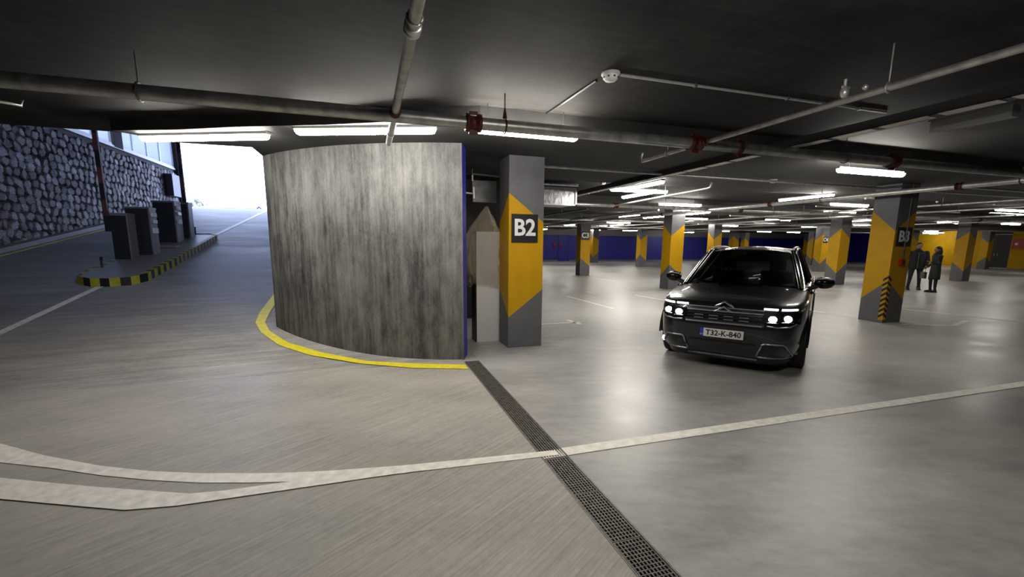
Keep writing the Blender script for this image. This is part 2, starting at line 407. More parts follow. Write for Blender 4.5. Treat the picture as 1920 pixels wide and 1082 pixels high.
# ---------------------------------------------------------------- clerestory windows over the stone wall
panes = [(15.2,16.7),(16.8,18.3),(18.4,19.95),(20.15,21.15),(22.0,22.84),(22.92,24.1),(24.18,25.38),(25.46,26.82)]
for i, (v0, v1) in enumerate(panes):
    w = struct(empty('window_%d' % (i+1), (-9.05,0,0)))
    b = MB(); b.box(-.02,-.005,v0,v1,5.2,7.05); b.build('pane', M['pane'], w)
    b = MB(); b.box(-.05,.04,v0-.04,v0+.02,5.2,7.05); b.box(-.05,.04,v1-.02,v1+.04,5.2,7.05); b.box(-.05,.05,v0-.04,v1+.04,5.18,5.27)
    b.box(-.05,.04,v0,v1,7.0,7.1); b.build('window_frame', M['frame_white'], w)
b = MB(); b.box(-9.3,-8.95,21.3,21.9,5.15,7.1); struct(b.build('pillar', M['ceiling']))
b = MB(); b.box(-9.35,-8.85,26.9,27.5,3.0,7.1); struct(b.build('pillar', M['ceiling']))
b = MB(); b.box(-9.3,-9.0,7.65,15.1,5.15,7.1); struct(b.build('wall_left', M['ceiling']))
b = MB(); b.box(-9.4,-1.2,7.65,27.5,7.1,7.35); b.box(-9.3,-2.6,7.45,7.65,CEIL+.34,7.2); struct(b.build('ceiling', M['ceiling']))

# ---------------------------------------------------------------- painted floor lines
def line_poly(name, pts_a, pts_b, dz, mat, label, group=None, zf=None):
    mb = MB(); n_ = len(pts_a); zf = zf or (lambda v: 0.0)
    vs = [(x,y,zf(y)+dz) for x,y in pts_a]+[(x,y,zf(y)+dz) for x,y in pts_b]
    mb.add(vs, [(i,i+1,i+1+n_,i+n_) for i in range(n_-1)])
    vs2 = [(x,y,zf(y)-.001) for x,y,_ in [(p[0],p[1],0) for p in vs]]
    return tag(mb.build(name, mat), label, 'floor marking', group)
def seg(name, p, q, w, mat, label, group=None):
    d = Vector((q[0]-p[0], q[1]-p[1])).normalized(); nn = Vector((-d.y, d.x))*w/2
    return line_poly(name, [(p[0]+nn.x,p[1]+nn.y),(q[0]+nn.x,q[1]+nn.y)], [(p[0]-nn.x,p[1]-nn.y),(q[0]-nn.x,q[1]-nn.y)], .004, mat, label, group)
WHITE_U = ([(-3.332, 4.81), (-2.942, 4.51), (-2.454, 4.141), (-1.961, 3.825), (-1.578, 3.627), (-1.224, 3.487), (-0.71, 3.331), (-0.373, 3.259), (0.155, 3.18), (0.757, 3.127), (1.369, 3.073)], [(-3.033, 4.344), (-2.695, 4.1), (-2.289, 3.893), (-1.884, 3.658), (-1.521, 3.48), (-1.178, 3.338), (-0.849, 3.238), (-0.603, 3.177), (0.147, 3.061), (0.733, 3.029), (1.367, 2.992)])
WHITE_L = ([(-2.76, 3.919), (-2.526, 3.817), (-2.167, 3.641), (-1.832, 3.482), (-1.497, 3.332), (-1.192, 3.198), (-0.984, 3.174), (-0.605, 3.17), (-0.254, 3.152), (-0.025, 3.137), (0.344, 3.106)], [(-2.543, 3.581), (-2.324, 3.482), (-2.054, 3.356), (-1.822, 3.248), (-1.505, 3.104), (-1.223, 3.064), (-1.02, 3.062), (-0.663, 3.062), (-0.318, 3.061), (-0.026, 3.063), (0.337, 3.054)])
YEL_O = [(1.192, 5.557), (0.474, 5.821), (-0.171, 6.211), (-0.866, 6.69), (-1.336, 7.153), (-1.683, 7.751), (-1.855, 8.236), (-1.9, 8.756), (-1.885, 9.748), (-1.859, 10.486)]
YEL_I = [(1.193, 5.77), (0.495, 6.049), (-0.087, 6.303), (-0.703, 6.757), (-1.226, 7.238), (-1.571, 7.802), (-1.713, 8.244), (-1.738, 8.899), (-1.711, 9.734), (-1.71, 10.381)]
line_poly('white_line', [(1.43,3.095),(49,3.10)], [(1.43,2.965),(49,2.97)], .004, M['white_paint'], 'long white painted line running right across the smooth floor from the drain')
line_poly('white_line', WHITE_U[0], WHITE_U[1], .004, M['white_paint'], 'upper curved white line of the pair left of the drain')
line_poly('white_line', WHITE_L[0], WHITE_L[1], .0065, M['white_paint'], 'lower wider white band bending at the bottom left of the drain')
line_poly('yellow_line', YEL_O, YEL_I, .008, M['yellow_line'], 'yellow painted line curving round the foot of the curved concrete wall', None, ramp_z)
mbl = MB(); strip(mbl, -5.21, -5.08, [5.0,6.0]+[v for v in vv if 6.0 < v < 10.9]+[10.9], .008, side=False)
tag(mbl.build('white_line', M['white_paint']), 'white lane line on the ramp in front of the striped island', 'floor marking')
mbl = MB(); strip(mbl, -5.10, -4.95, [17.15]+[v for v in vv if v > 17.15], .008, side=False)
tag(mbl.build('white_line', M['white_paint']), 'white lane line climbing from the island to the ramp top', 'floor marking')
BG = 'faint bay lines on the garage floor'
for i, (p, q, w, l) in enumerate([((2.7,8.4),(4.25,8.42),.08,'faint white bay line beside the foot of the B2 column'),
    ((4.15,8.2),(4.1,8.75),.10,'short white tick crossing the bay line right of the B2 column'),
    ((6.0,12.8),(6.0,10.0),.10,'worn white bay line nearest the dark car'),
    ((7.2,13.9),(7.2,12.6),.10,'short white bay tick beyond the worn line left of the car'),
    ((8.35,12.6),(8.45,11.0),.10,'short white bay line just left of the car mirror'),
    ((10.65,20.2),(10.7,17.8),.10,'white bay line in front of the far C3 column'),
    ((10.80,8.5),(10.9,7.15),.11,'white bay line ending at the left face of the B3 column'),
    ((13.6,7.95),(13.95,5.6),.11,'white bay line on the floor right of the B3 column'),
    ((10.9,6.35),(11.8,5.9),.09,'crooked white mark at the foot of the B3 column'),
    ((11.8,5.9),(12.9,6.25),.12,'pale bent floor mark right of the B3 column foot'),
    ((15.6,6.2),(17.4,4.2),.10,'worn white mark near the right edge of the frame')]):
    seg('bay_line', p, q, w, M['white_faint'], l, BG)

# ---------------------------------------------------------------- drain with gratings
dr = empty('drain_channel', (1.325,0,0)); tag(dr, 'long slotted iron floor drain crossed by the white line', 'drain')
b = MB(); b.box(-.105,.105,-3,5.95,-.2,-.15); b.box(-.108,-.096,-3,5.95,-.2,.002); b.box(.096,.108,-3,5.95,-.2,.002); b.box(-.108,.108,5.93,5.96,-.2,.002)
b.build('channel', M['grate'], dr)
def grate_mesh(white):
    mb = MB(); nb = 9; L_ = .495
    for k in range(nb):
        x = -.088 + k*.022
        if white:
            a, c = white
            mb.box(x-.0035,x+.0035,0,a,-.025,0,0); mb.box(x-.0035,x+.0035,a,c,-.025,.001,1)
            if c < L_: mb.box(x-.0035,x+.0035,c,L_,-.025,0,0)
        else: mb.box(x-.0035,x+.0035,0,L_,-.025,0,0)
    for k in range(18):
        y = .004 + k*.0287
        wh = 1 if white and white[0] < y < white[1] else 0
        mb.box(-.094,.094,y-.003,y+.003,-.022,-.001,wh)
    return mb.mesh('grate', [M['grate'], M['white_paint']])
gm = grate_mesh(None)
gstart = -2.55
for k in range(17):
    y = gstart + k*.5
    me = gm
    if y < 3.03 < y+.5: me = grate_mesh((2.97-y, 3.09-y))
    o = bpy.data.objects.new('grate', me); COL.objects.link(o); o.parent = dr; o.location = (0,y,0)

# ---------------------------------------------------------------- columns
def column(i, j, sign=None, wide=False, label='', chevron=False):
    u, v = CU+AU*i, CV+AV*j
    root = empty('column', (u,v,0)); tag(root, label, 'column')
    H = SOF+.005; c = .012
    # corners in order NL, NR, FR, FL ; paint zigzag alternates
    cs = [(0,0),(SU,0),(SU,SV),(0,SV)]
    lo_w, lo_n, hi_w, hi_n = .49,.93,2.41,1.98
    mb = MB()
    for k in range(4):
        (x0,y0),(x1,y1) = cs[k], cs[(k+1)%4]
        w0 = (k%2==0) == wide
        l0,h0 = (lo_w,hi_w) if w0 else (lo_n,hi_n); l1,h1 = (lo_n,hi_n) if w0 else (lo_w,hi_w)
        mb.add([(x0,y0,0),(x1,y1,0),(x1,y1,l1),(x0,y0,l0),(x1,y1,h1),(x0,y0,h0),(x1,y1,H),(x0,y0,H)],
               [(0,1,2,3)], 0); o_ = len(mb.v)-8
        mb.f.append([o_+3,o_+2,o_+4,o_+5]); mb.mi.append(1); mb.sm.append(False)
        mb.f.append([o_+5,o_+4,o_+6,o_+7]); mb.mi.append(0); mb.sm.append(False)
    mb.build('shaft', [M['colgrey'], M['yellow']], root)
    if chevron:
        g = MB(); g.add([(-.01,.085,.06),(-.01,-.01,.06),(.085,-.01,.06),(-.01,.085,1.0),(-.01,-.01,1.06),(.085,-.01,1.0)], [(0,1,4,3),(1,2,5,4)])
        gr = g.build('corner_guard', M['yellow'], root); gr['label'] = 'yellow corner guard with black chevrons'
        for k in range(8):
            z = .10 + k*.115; g = MB(); e = -.016
            g.add([(e,.087,z),(e,e,z+.075),(.087,e,z),(e,.087,z+.055),(e,e,z+.13),(.087,e,z+.055),
                   (0,.087,z),(0,0,z+.075),(.087,0,z),(0,.087,z+.055),(0,0,z+.13),(.087,0,z+.055)],
                  [(0,1,4,3),(1,2,5,4),(0,6,7,1),(1,7,8,2),(3,4,10,9),(4,5,11,10),(0,3,9,6),(2,8,11,5)])
            g.build('chevron', M['sign_black'], gr)
    return root
names = {(0,0):('B2',True,'nearest grey and yellow square column, carrying the B2 sign'),
 (1,0):('B3',False,'grey and yellow column with B3 sign and chevron corner guard, right of the car'),
 (1,1):(None,False,'yellow column directly behind the left shoulder of the car'),
 (1,2):('C3',False,'yellow column carrying the small C3 sign, in front of the blue wall'),
 (2,1):(None,True,'yellow and grey column just right of the car roof'),
 (2,2):(None,False,'yellow column half hidden behind the car roof'),
 (3,2):('C4',True,'distant yellow column with a small pale sign, right of the car'),
 (3,1):(None,True,'dark column right of the two standing people'),
 (2,3):(None,False,'slim far column before the blue wall, halfway between C3 sign and the car'),
 (5,2):(None,False,'far yellow column between the dark column and the dark doorway'),
 (4,3):(None,True,'thin far column seen just left of the C4 column'),
 (3,3):(None,True,'thin far column seen just over the car roof'),
 (2,4):(None,True,'far bright yellow column immediately right of the C3 column')}
def text_mesh(txt, size, mat, ext=.004, off=.0, xs=1.0):
    c = bpy.data.curves.new('t', 'FONT'); c.body = txt; c.size = size; c.extrude = ext; c.offset = off
    c.align_x = 'CENTER'; c.align_y = 'CENTER'; c.resolution_u = 3
    o = bpy.data.objects.new('t', c); COL.objects.link(o)
    dg = bpy.context.evaluated_depsgraph_get(); me = bpy.data.meshes.new_from_object(o.evaluated_get(dg))
    bpy.data.objects.remove(o); me.materials.clear(); me.materials.append(mat)
    for v_ in me.vertices: v_.co.x *= xs
    return me
def put_text(name, txt, size, mat, parent, loc, rot, off=0, xs=1.0, ext=.004):
    o = bpy.data.objects.new(name, text_mesh(txt, size, mat, ext, off, xs)); COL.objects.link(o); o.parent = parent
    o.location = loc; o.rotation_euler = rot; return o
made = {}
for i in range(0,6):
    for j in range(0,5):
        if (i == 0 and j > 0): continue
        info = names.get((i,j))
        if info is None:
            x_ = {(1,3):1,(1,4):1}
            lab = 'yellow and grey column in the depth of the garage, far from the camera'
            r = column(i, j, None, (i+j)%2 == 0, lab); r['group'] = 'columns deep in the garage'
        else:
            r = column(i, j, info[0], info[1], info[2], chevron=(i,j)==(1,0))
        made[(i,j)] = r
def sign(i, j, txt, z0, z1, x0, x1, label, dark=True):
    u, v = CU+AU*i, CV+AV*j
    root = empty('column_sign', (u+(x0+x1)/2, v-.001, (z0+z1)/2)); tag(root, label, 'sign')
    w, h = (x1-x0)/2, (z1-z0)/2
    b = MB(); b.box(-w,w,-.012,0,-h,h); b.build('plate', M['sign_black'], root)
    b = MB(); e = .012
    for (a0_,a1_,c0_,c1_) in ((-w,w,h-e,h),(-w,w,-h,-h+e),(-w,-w+e,-h,h),(w-e,w,-h,h)): b.box(a0_,a1_,-.016,-.011,c0_,c1_)
    b.build('border', M['black'], root)
    put_text('lettering', txt, h*1.62, M['sign_white'], root, (0,-.014,0), (math.pi/2,0,0), off=.008*h/.2, xs=.98)
sign(0,0,'B2',1.67,2.10,.04,.47,'black square B2 sign with white letters on the nearest column')
sign(1,0,'B3',1.66,2.06,.06,.50,'black B3 sign with white letters on the column right of the car')
sign(1,2,'C3',1.87,2.33,.02,.50,'small round-looking C3 sign on the yellow column before the blue wall')
sign(3,2,'C4',1.85,2.25,.08,.46,'tiny pale sign on the distant yellow column right of the car')
# call point and conduit on B3
cp = empty('alarm_call_point', (CU+AU+.30,CV,1.32)); tag(cp, 'small red alarm call point under the B3 sign', 'alarm')
b = MB(); b.box(-.06,.06,-.06,0,-.07,.07,0,.0); b.build('housing', M['red'], cp)
b = MB(); b.lathe([(0.0001,0),(.03,0),(.035,.01),(.035,.02)], (0,-.08,0), 'y', 12); b.build('button', M['trim_black'], cp)
b = MB(); b.tube([(0,-.035,.07),(0,-.035,1.62)], .012, 8); b.build('conduit', M['steel_dark'], cp)

# ---------------------------------------------------------------- wrapped cabinet behind B2
cb = empty('white_cabinet', (1.9,7.25,0)); tag(cb, 'narrow white upright cabinet panel standing between the curved wall and the B2 column', 'cabinet')
b = MB(); b.box(-.22,.30,-.12,.16,0,1.84,0); b.build('body', M['cabinet'], cb)
b = MB(); b.box(-.24,-.22,-.13,.17,0,1.84,0); b.build('edge_strip', M['trim_black'], cb)
rnd = random.Random(5); mb = MB(); NL, NA = 22, 40; vs = []
for k in range(NL):
    t = k/(NL-1); z = 1.0+1.25*t
    sh = 1 if t < .6 else max(.04, 1-(t-.6)/.4)**.8
    wx, wy = (.255+.05*math.sin(2.6*t+.6))*sh, .21*max(sh,.12)
    ox = -.03-.05*math.sin(math.pi*t)+.06*max(0,t-.6)
    for a in range(NA):
        an = 2*math.pi*a/NA; c_, s_ = math.cos(an), math.sin(an); q = 1/max(abs(c_),abs(s_))**.55
        fold = .085*math.sin(5*an+6*t)+.07*math.sin(9*an-9*t+1)+.05*math.sin(14*an+17*t)+rnd.uniform(-.05,.05)
        r_ = 1+fold
        vs.append((ox+c_*q*wx*r_, .02+s_*q*wy*r_, z-(.07*math.sin(an*1.5)**2 if k==0 else 0)+rnd.uniform(-.015,.015)))
fs = [(k*NA+a,k*NA+(a+1)%NA,(k+1)*NA+(a+1)%NA,(k+1)*NA+a) for k in range(NL-1) for a in range(NA)]+[tuple((NL-1)*NA+a for a in range(NA))]
mb.add(vs, fs, 0, False)
tag(mb.build('plastic_cover', M['film']), 'crumpled translucent plastic wrap draped over the top of the white cabinet', 'plastic sheet').location = (1.9,7.25,0)

# ---------------------------------------------------------------- light fittings
LG = 'fluorescent ceiling fittings in the garage'
def fitting_meshes(L_, hw=.045):
    mb = MB(); mb.box(-L_/2,L_/2,-hw,hw,.045,.075); hous = mb.mesh('housing', M['housing'])
    mb = MB(); pts = [(.046,.045),(.050,.015),(.038,-.008),(0,-.014),(-.038,-.008),(-.050,.015),(-.046,.045)]; n_ = 6
    h = L_/2-.01; vs = [(-h+.04*(1-abs(2*k/n_-1)),y,z) for k,(y,z) in enumerate(pts)]+[(h-.04*(1-abs(2*k/n_-1)),y,z) for k,(y,z) in enumerate(pts)]
    m_ = n_+1; mb.add(vs, [(k,k+1,k+1+m_,k+m_) for k in range(n_)]+[tuple(range(m_)),tuple(range(2*m_-1,m_-1,-1))])
    return hous, mb.mesh('diffuser', M['lamp'])
FM = {}
def light(cx, cy, rz, L_, z, label, group=LG, ceil=None):
    if L_ not in FM: FM[L_] = fitting_meshes(L_, .016 if L_ in (1.25, 1.42) else .045)
    root = empty('ceiling_light', (cx,cy,z), rz); tag(root, label, 'ceiling light', group)
    for nm, me in (('housing',FM[L_][0]),('diffuser',FM[L_][1])):
        o = bpy.data.objects.new(nm, me); COL.objects.link(o); o.parent = root
    top = ceil if ceil else CEIL
    if top - z > .09:
        for x in (-L_*.35, L_*.35):
            b = MB(); b.tube([(x,0,.07),(x,0,top-z)], .005, 5); b.build('suspension_rod', M['steel_dark'], root)
    return root
light(0.02,5.60,math.radians(-22),1.66,2.885,'long lit tube fitting on the soffit above the curved wall','fittings on the soffit by the ramp',SOF)
light(-1.87,6.62,math.radians(-24),1.7,2.885,'lit tube fitting on the soffit above the ramp mouth, leftmost of all','fittings on the soffit by the ramp',SOF)
light(1.70,4.80,0,1.25,2.812,'lit tube fitting half hidden behind the main pipe above the B2 column','fittings on the soffit by the ramp',CEIL)
K = 1.136
FIT = [ # u, v centre at z 2.75 as seen, direction (0 along u, 1 along v), extra
 (5.1,7.7,1),(5.9,8.95,1),(5.5,8.35,0),(10.0,15.8,1),(11.15,15.8,1),(10.4,20.2,1),(12.5,20.7,0),(14.0,23.4,1),(14.2,25.6,1),
 (11.0,26.2,1),(11.7,25.0,1),(13.0,32.5,1),(17.1,32.2,0),(20.3,31.8,0),(8.4,10.7,0),(9.9,12.5,1),(11.2,13.4,1),(13.4,16.1,0),
 (17.1,19.4,0),(19.8,20.9,0),(27.0,33.2,0),(27.2,29,0),(17.2,15.3,0),(20.2,18.8,0),(30.7,28.5,0),(9.85,8.1,1),(12.6,9.0,0),
 (24.9,19.9,0),(21.0,14.7,1),(25.5,17.35,0),(18.7,8.5,0),(25.8,13.8,0),(29.5,13.3,0),(7.5,5.1,0),(15.0,11.0,0)]
extra_lab = {
0:'bright slanting fitting left of the car, upper one of the crossing pair', 1:'bright slanting fitting left of the car, lower one of the crossing pair',
2:'short lit fitting joining the crossing pair left of the car', 3:'lit fitting between the C3 column and the yellow column, topmost of that cluster',
4:'lit fitting just left of the top of the yellow column behind the car', 5:'lit fitting directly above the C3 sign',
6:'longest sideways lit fitting between the C3 column and the yellow column', 7:'lit fitting just below the longest sideways one right of C3',
8:'short lit fitting above the far bright yellow column beside C3', 9:'lit fitting halfway between the B2 and C3 columns',
10:'lit fitting just left of the C3 column top', 11:'tiny lit fitting at the right edge of the B2 column',
12:'tiny lit fitting right of the C3 sign above the blue wall', 13:'low lit fitting by the blue wall left of the slim far column',
14:'sideways lit fitting high above the yellow column left of the car', 15:'upper slanting lit fitting above the yellow column left of the car',
16:'lower slanting lit fitting reaching from the yellow column over the car', 17:'sideways lit fitting right of the top of the yellow column',
18:'wide sideways lit fitting above the left corner of the car roof', 19:'short sideways fitting to the right of the wide one over the car roof',
20:'small low fitting by the blue wall between the yellow column and the car', 21:'small low lit fitting over the left roof rail of the car',
22:'wide sideways fitting above the right half of the car roof', 23:'sideways fitting under the wide one above the right of the car roof',
24:'low lit fitting close above the car roof right of its centre', 25:'long lit fitting left of the B3 column pointing away from the camera',
26:'lit fitting ending at the left edge of the B3 column', 27:'small lit fitting between the car roof and the column right of it',
28:'tiny end-on lit fitting between the B3 column and the column left of it', 29:'dim short fitting low at the left edge of the B3 column',
30:'lit fitting cut by the right edge of the frame', 31:'lit fitting over the yellow wall between the B3 column and the dark column',
32:'lit fitting above the dark doorway in the yellow wall', 33:'large lit fitting hanging just left above the B3 column top',
34:'sideways fitting left of B3 under the longer slanting one'}
for k, (u, v, d) in enumerate(FIT):
    s_ = (2.885-1.65)/(2.75-1.65); uu, vv_ = u*s_, v*s_
    zl = 2.885
    if k == 33: uu, vv_, zl = 7.52, 5.1, 2.765
    if uu > 49 or vv_ > 39.5: continue
    inb = any(4.88+AV*j < vv_ < 8.75+AV*j for j in range(4))
    r = light(uu, vv_, math.pi/2 if d else 0, 1.55 if k != 33 else 1.42, zl, extra_lab.get(k, 'lit white tube fitting among the far garage ceiling pipes'), LG, SOF if inb else CEIL)
# fittings the frame does not reach, continuing the same rows
for (u, v, d, l) in [(1.9,1.1,0,'lit fitting over the drain above the camera'),    
    (23,3.5,0,'lit fitting far right of the B3 column outside the view'),(34,8,0,'lit fitting near the right wall outside the view'),(41,16,0,'lit fitting in front of the hydrant cabinet'),
    (48.3,26.8,1,'lit fitting close to the yellow wall behind the standing people'),(43,24,0,'lit fitting between the dark column and the yellow wall'),(38,32,0,'lit fitting in the far corner by the blue wall')]:
    light(u, v, math.pi/2 if d else 0, 1.55, 2.885, l, LG, CEIL)
# unlit emergency fitting
eu = empty('unlit_light', (5.62,2.95,2.86), math.radians(90)); tag(eu, 'unlit grey box-shaped fitting hanging at the upper right', 'ceiling light')
b = MB(); b.box(-.31,.31,-.06,.06,-.04,.06); b.build('housing', M['off_lamp'], eu)
b = MB(); b.box(-.33,.33,.05,.07,.06,.075); b.tube([(-.2,0,.06),(-.2,0,.24)],.005,5); b.tube([(.2,0,.06),(.2,0,.24)],.005,5); b.build('bracket', M['steel'], eu)

# ---------------------------------------------------------------- pipes
def pipe(name, path, r, mat, label, cat='pipe', group=None, n=12):
    root = empty(name, path[0]); tag(root, label, cat, group)
    o = Vector(path[0]); b = MB(); b.tube([Vector(p)-o for p in path], r, n); b.build('run', M[mat], root); return root
def coupling(root, at, ax, r, L_, mat='rust'):
    o = root.location; b = MB()
    prof = [(r*.9,-L_/2),(r*1.35,-L_/2),(r*1.35,-L_*.28),(r*1.08,-L_*.26),(r*1.08,L_*.26),(r*1.35,L_*.28),(r*1.35,L_/2),(r*.9,L_/2)]
    b.lathe(prof, (at[0]-o[0],at[1]-o[1],at[2]-o[2]), ax, 14)
    q = (at[0]-o[0],at[1]-o[1],at[2]-o[2])
    if ax == 'x':
        for s in (-1,1): b.box(q[0]-L_*.3,q[0]+L_*.3,q[1]-.012,q[1]+.012,q[2]+s*r*1.4-.018,q[2]+s*r*1.4+.018)
    return b.build('coupling', M[mat], root)
def hanger(root, at, top, r, mat='steel_dark', ax='x', cone=False):
    o = root.location; a = (at[0]-o[0],at[1]-o[1],at[2]-o[2]); b = MB()
    ring = [(a[0],a[1]+r*1.12*math.sin(t),a[2]+r*1.12*math.cos(t)) if ax=='x' else (a[0]+r*1.12*math.sin(t),a[1],a[2]+r*1.12*math.cos(t)) for t in [2*math.pi*k/16 for k in range(17)]]
    b.tube(ring, .008, 6); b.tube([(a[0],a[1],a[2]+r*1.1),(a[0],a[1],top-o[2])], .006, 6)
    if cone: b.tube([(a[0],a[1],a[2]+r),(a[0],a[1],a[2]+r+.10)], [.028,.008], 8)
    return b.build('hanger', M[mat], root)
mp = pipe('main_pipe', [(-9.0,4.43,2.80),(49,4.43,2.80)], .06, 'steel', 'thick grey sprinkler main running across the ceiling under the soffit edge')
for u in (1.02,3.62,6.9,14,22): coupling(mp, (u,4.43,2.80), 'x', .062, .15)
coupling(mp, (4.25,4.43,2.80), 'x', .06, .05)
for u, c in ((-7,0),(-1.66,0),(1.34,1),(6.0,0),(10.5,1),(15,0),(20,0)): hanger(mp, (u,4.43,2.80), CEIL, .062, 'rust' if c else 'steel_dark', cone=bool(c))
bl = pipe('branch_pipe', [(.28,-3,2.80),(.28,5.62,2.80)], .034, 'steel', 'grey branch pipe coming from the top edge to the main pipe above the curved wall')
coupling(bl, (.28,4.30,2.80), 'y', .036, .08); coupling(bl, (.28,2.66,2.80), 'y', .036, .07, 'steel_bright')
hanger(bl, (.28,2.55,2.80), CEIL, .036, 'steel', 'y')
b = MB(); b.tube([(0,8.1,0),(0,8.15,.0)], .04, 10); b.build('end_cap', M['steel_bright'], bl)
b = MB(); b.tube([(-.05,5.2,.0),(-.05,5.2,.09)], .018, 8); b.tube([(-.05,5.2,.09),(-.09,5.2,.11)], .01, 8); b.build('sprinkler_head', M['steel_bright'], bl)
br = pipe('branch_pipe', [(3.68,-3,2.80),(3.68,5.55,2.80)], .027, 'steel', 'grey branch pipe rising to the upper right corner from the main pipe')
coupling(br, (3.68,4.30,2.80), 'y', .034, .08)
b = MB(); b.tube([(0,8.5,0),(0,8.55,.02),(0,8.56,.10)], .022, 8); b.build('upturned_end', M['steel_bright'], br)
hanger(br, (3.68,2.46,2.80), CEIL, .03, 'steel', 'y'); hanger(br, (3.68,5.0,2.80), SOF, .03, 'steel', 'y')
b = MB(); b.ball((-.01,5.78,.06), .035, (1,1,1.3)); b.tube([(-.01,5.78,.03),(-.01,5.78,.16)], .012, 8); b.ball((-.01,5.62,.05), .022); b.tube([(-.04,5.78,.10),(.04,5.78,.10)], .01, 6); b.build('valve', M['steel_bright'], br)
lp = pipe('branch_pipe', [(-5.2,4.9,3.0),(-3.36,6.05,3.0),(-3.32,6.12,3.0),(-3.31,6.13,3.06)], .014, 'steel_bright', 'thin bright pipe end with upturned tip at the left ceiling edge')
cd = pipe('conduit', [(2.12,3.60,3.085),(5.4,3.60,3.085)], .012, 'steel_bright', 'thin pale conduit running right along the ceiling from the smoke detector')
for u in (2.9,4.0,5.0):
    b = MB(); b.box(u-2.12-.01,u-2.12+.01,-.02,.02,-.015,.015); b.build('clip', M['steel_dark'], cd)
cd2 = pipe('conduit', [(2.0,3.8,3.09),(1.97,4.88,3.09)], .012, 'trim_black', 'thin dark conduit on the ceiling running from the detector towards the main pipe')
# cable tray along v
ct = empty('cable_tray', (5.05,0,2.868)); tag(ct, 'long dark cable tray with a bright lower edge crossing the ceiling diagonally', 'cable tray')
b = MB(); b.box(0,.02,-3,38,0,.09); b.box(.16,.18,-3,38,0,.09); b.box(0,.18,-3,38,.0,.004); b.build('tray', M['trim_black'], ct)
b = MB()
for k in range(82): b.box(.004,.14,-3+k*.5,-3+k*.5+.42,-.006,-.001)
o = b.build('rung', M['steel_bright'], ct); o['kind'] = 'stuff'
# further pipes
PG = 'pipes over the middle and back of the garage'
p3 = pipe('long_pipe', [(10.25,-3,2.74),(10.25,38,2.74)], .05, 'steel_bright', 'grey pipe passing in front of the B3 column top', 'pipe', PG)
for v in (2.5,5.4,9.4,14): coupling(p3, (10.25,v,2.74), 'y', .05, .10)
for v in (4.6,8.0,12,17,22): hanger(p3, (10.25,v,2.74), SOF, .05, 'steel_dark', 'y')
p4 = pipe('long_pipe', [(2.6,7.0,2.90),(49,7.0,2.90)], .022, 'steel', 'thin grey pipe leaving the B2 column top towards the right', 'pipe', PG)
p5 = pipe('long_pipe', [(3.8,11.8,2.78),(49,11.8,2.78)], .055, 'steel', 'second grey sprinkler main deeper in the garage, behind the cable tray', 'pipe', PG)
for u in (7.0,11.6,17.5,24): coupling(p5, (u,11.8,2.78), 'x', .056, .14)
for u in (5.5,9,13,19,26): hanger(p5, (u,11.8,2.78), CEIL, .056)
pipe('long_pipe', [(3.8,19.2,2.78),(49,19.2,2.78)], .05, 'steel', 'third grey sprinkler main far back under the ceiling', 'pipe', PG)
pipe('long_pipe', [(3.8,26.6,2.78),(49,26.6,2.78)], .05, 'steel_bright', 'rearmost grey sprinkler main before the blue wall', 'pipe', PG)
hk = pipe('branch_pipe', [(6.95,11.8,2.78),(6.55,7.55,2.78),(6.54,7.45,2.79),(6.54,7.43,2.88)], .022, 'steel_bright', 'bright thin branch pipe with hooked end above the car, left side', 'pipe', PG)
hanger(hk, (6.7,9.1,2.78), CEIL, .024, 'steel_bright', 'y')
for i, (u, v0, v1, l) in enumerate([(6.7,13,24,'slim branch pipe far above the C3 column'),(9.0,12.5,30,'slim branch pipe above the yellow column left of the car'),(14.6,6,34,'slim branch pipe above the car roof'),
      (17.2,3,30,'slim branch pipe right of the B3 column'),(21.5,4,34,'slim branch pipe over the standing people'),(26.0,4,34,'slim branch pipe above the dark column at right')]):
    q = pipe('branch_pipe', [(u,v0,2.76),(u,v1,2.76)], .03, 'steel_bright' if i%2 else 'steel', l, 'pipe', PG)
    for v in range(int(v0)+2, int(v1), 4): hanger(q, (u,v,2.76), CEIL if not any(4.88+AV*j < v < 8.75+AV*j for j in range(4)) else SOF, .032, 'steel_dark', 'y')
for (u0,v0,u1,l) in [(11.0,5.75,14.5,'slim pipe along the soffit at the right edge'),(13.5,14.2,20,'slim lit pipe above the yellow column right of the car roof'),
    (20,9.6,28,'slim pipe along the ceiling right of the standing people'),(12.5,9.9,19,'slim pipe beside the fitting left of B3')]:
    pipe('branch_pipe', [(u0,v0,2.80),(u1,v0,2.80),(u1+.02,v0,2.80),(u1+.04,v0,2.88)], .022, 'steel_bright', l, 'pipe', PG)
# insulated duct behind B2
du = empty('air_duct', (4.33,9.85,2.42)); tag(du, 'foil-wrapped air duct on the ceiling behind the B2 column', 'duct')
b = MB(); b.box(-.6,.42,0,.8,.15,.52); b.build('casing', M['foil'], du)
b = MB(); b.tube([(-.55,-.10,.60),(.42,-.10,.60)], .04, 10); b.build('pipe', M['foil'], du)
b = MB(); b.box(-.6,.44,-.03,0,.50,.54); b.box(-.6,.44,-.03,.0,.13,.16); b.box(.40,.44,-.03,0,.13,.54); b.build('flange', M['steel_bright'], du)
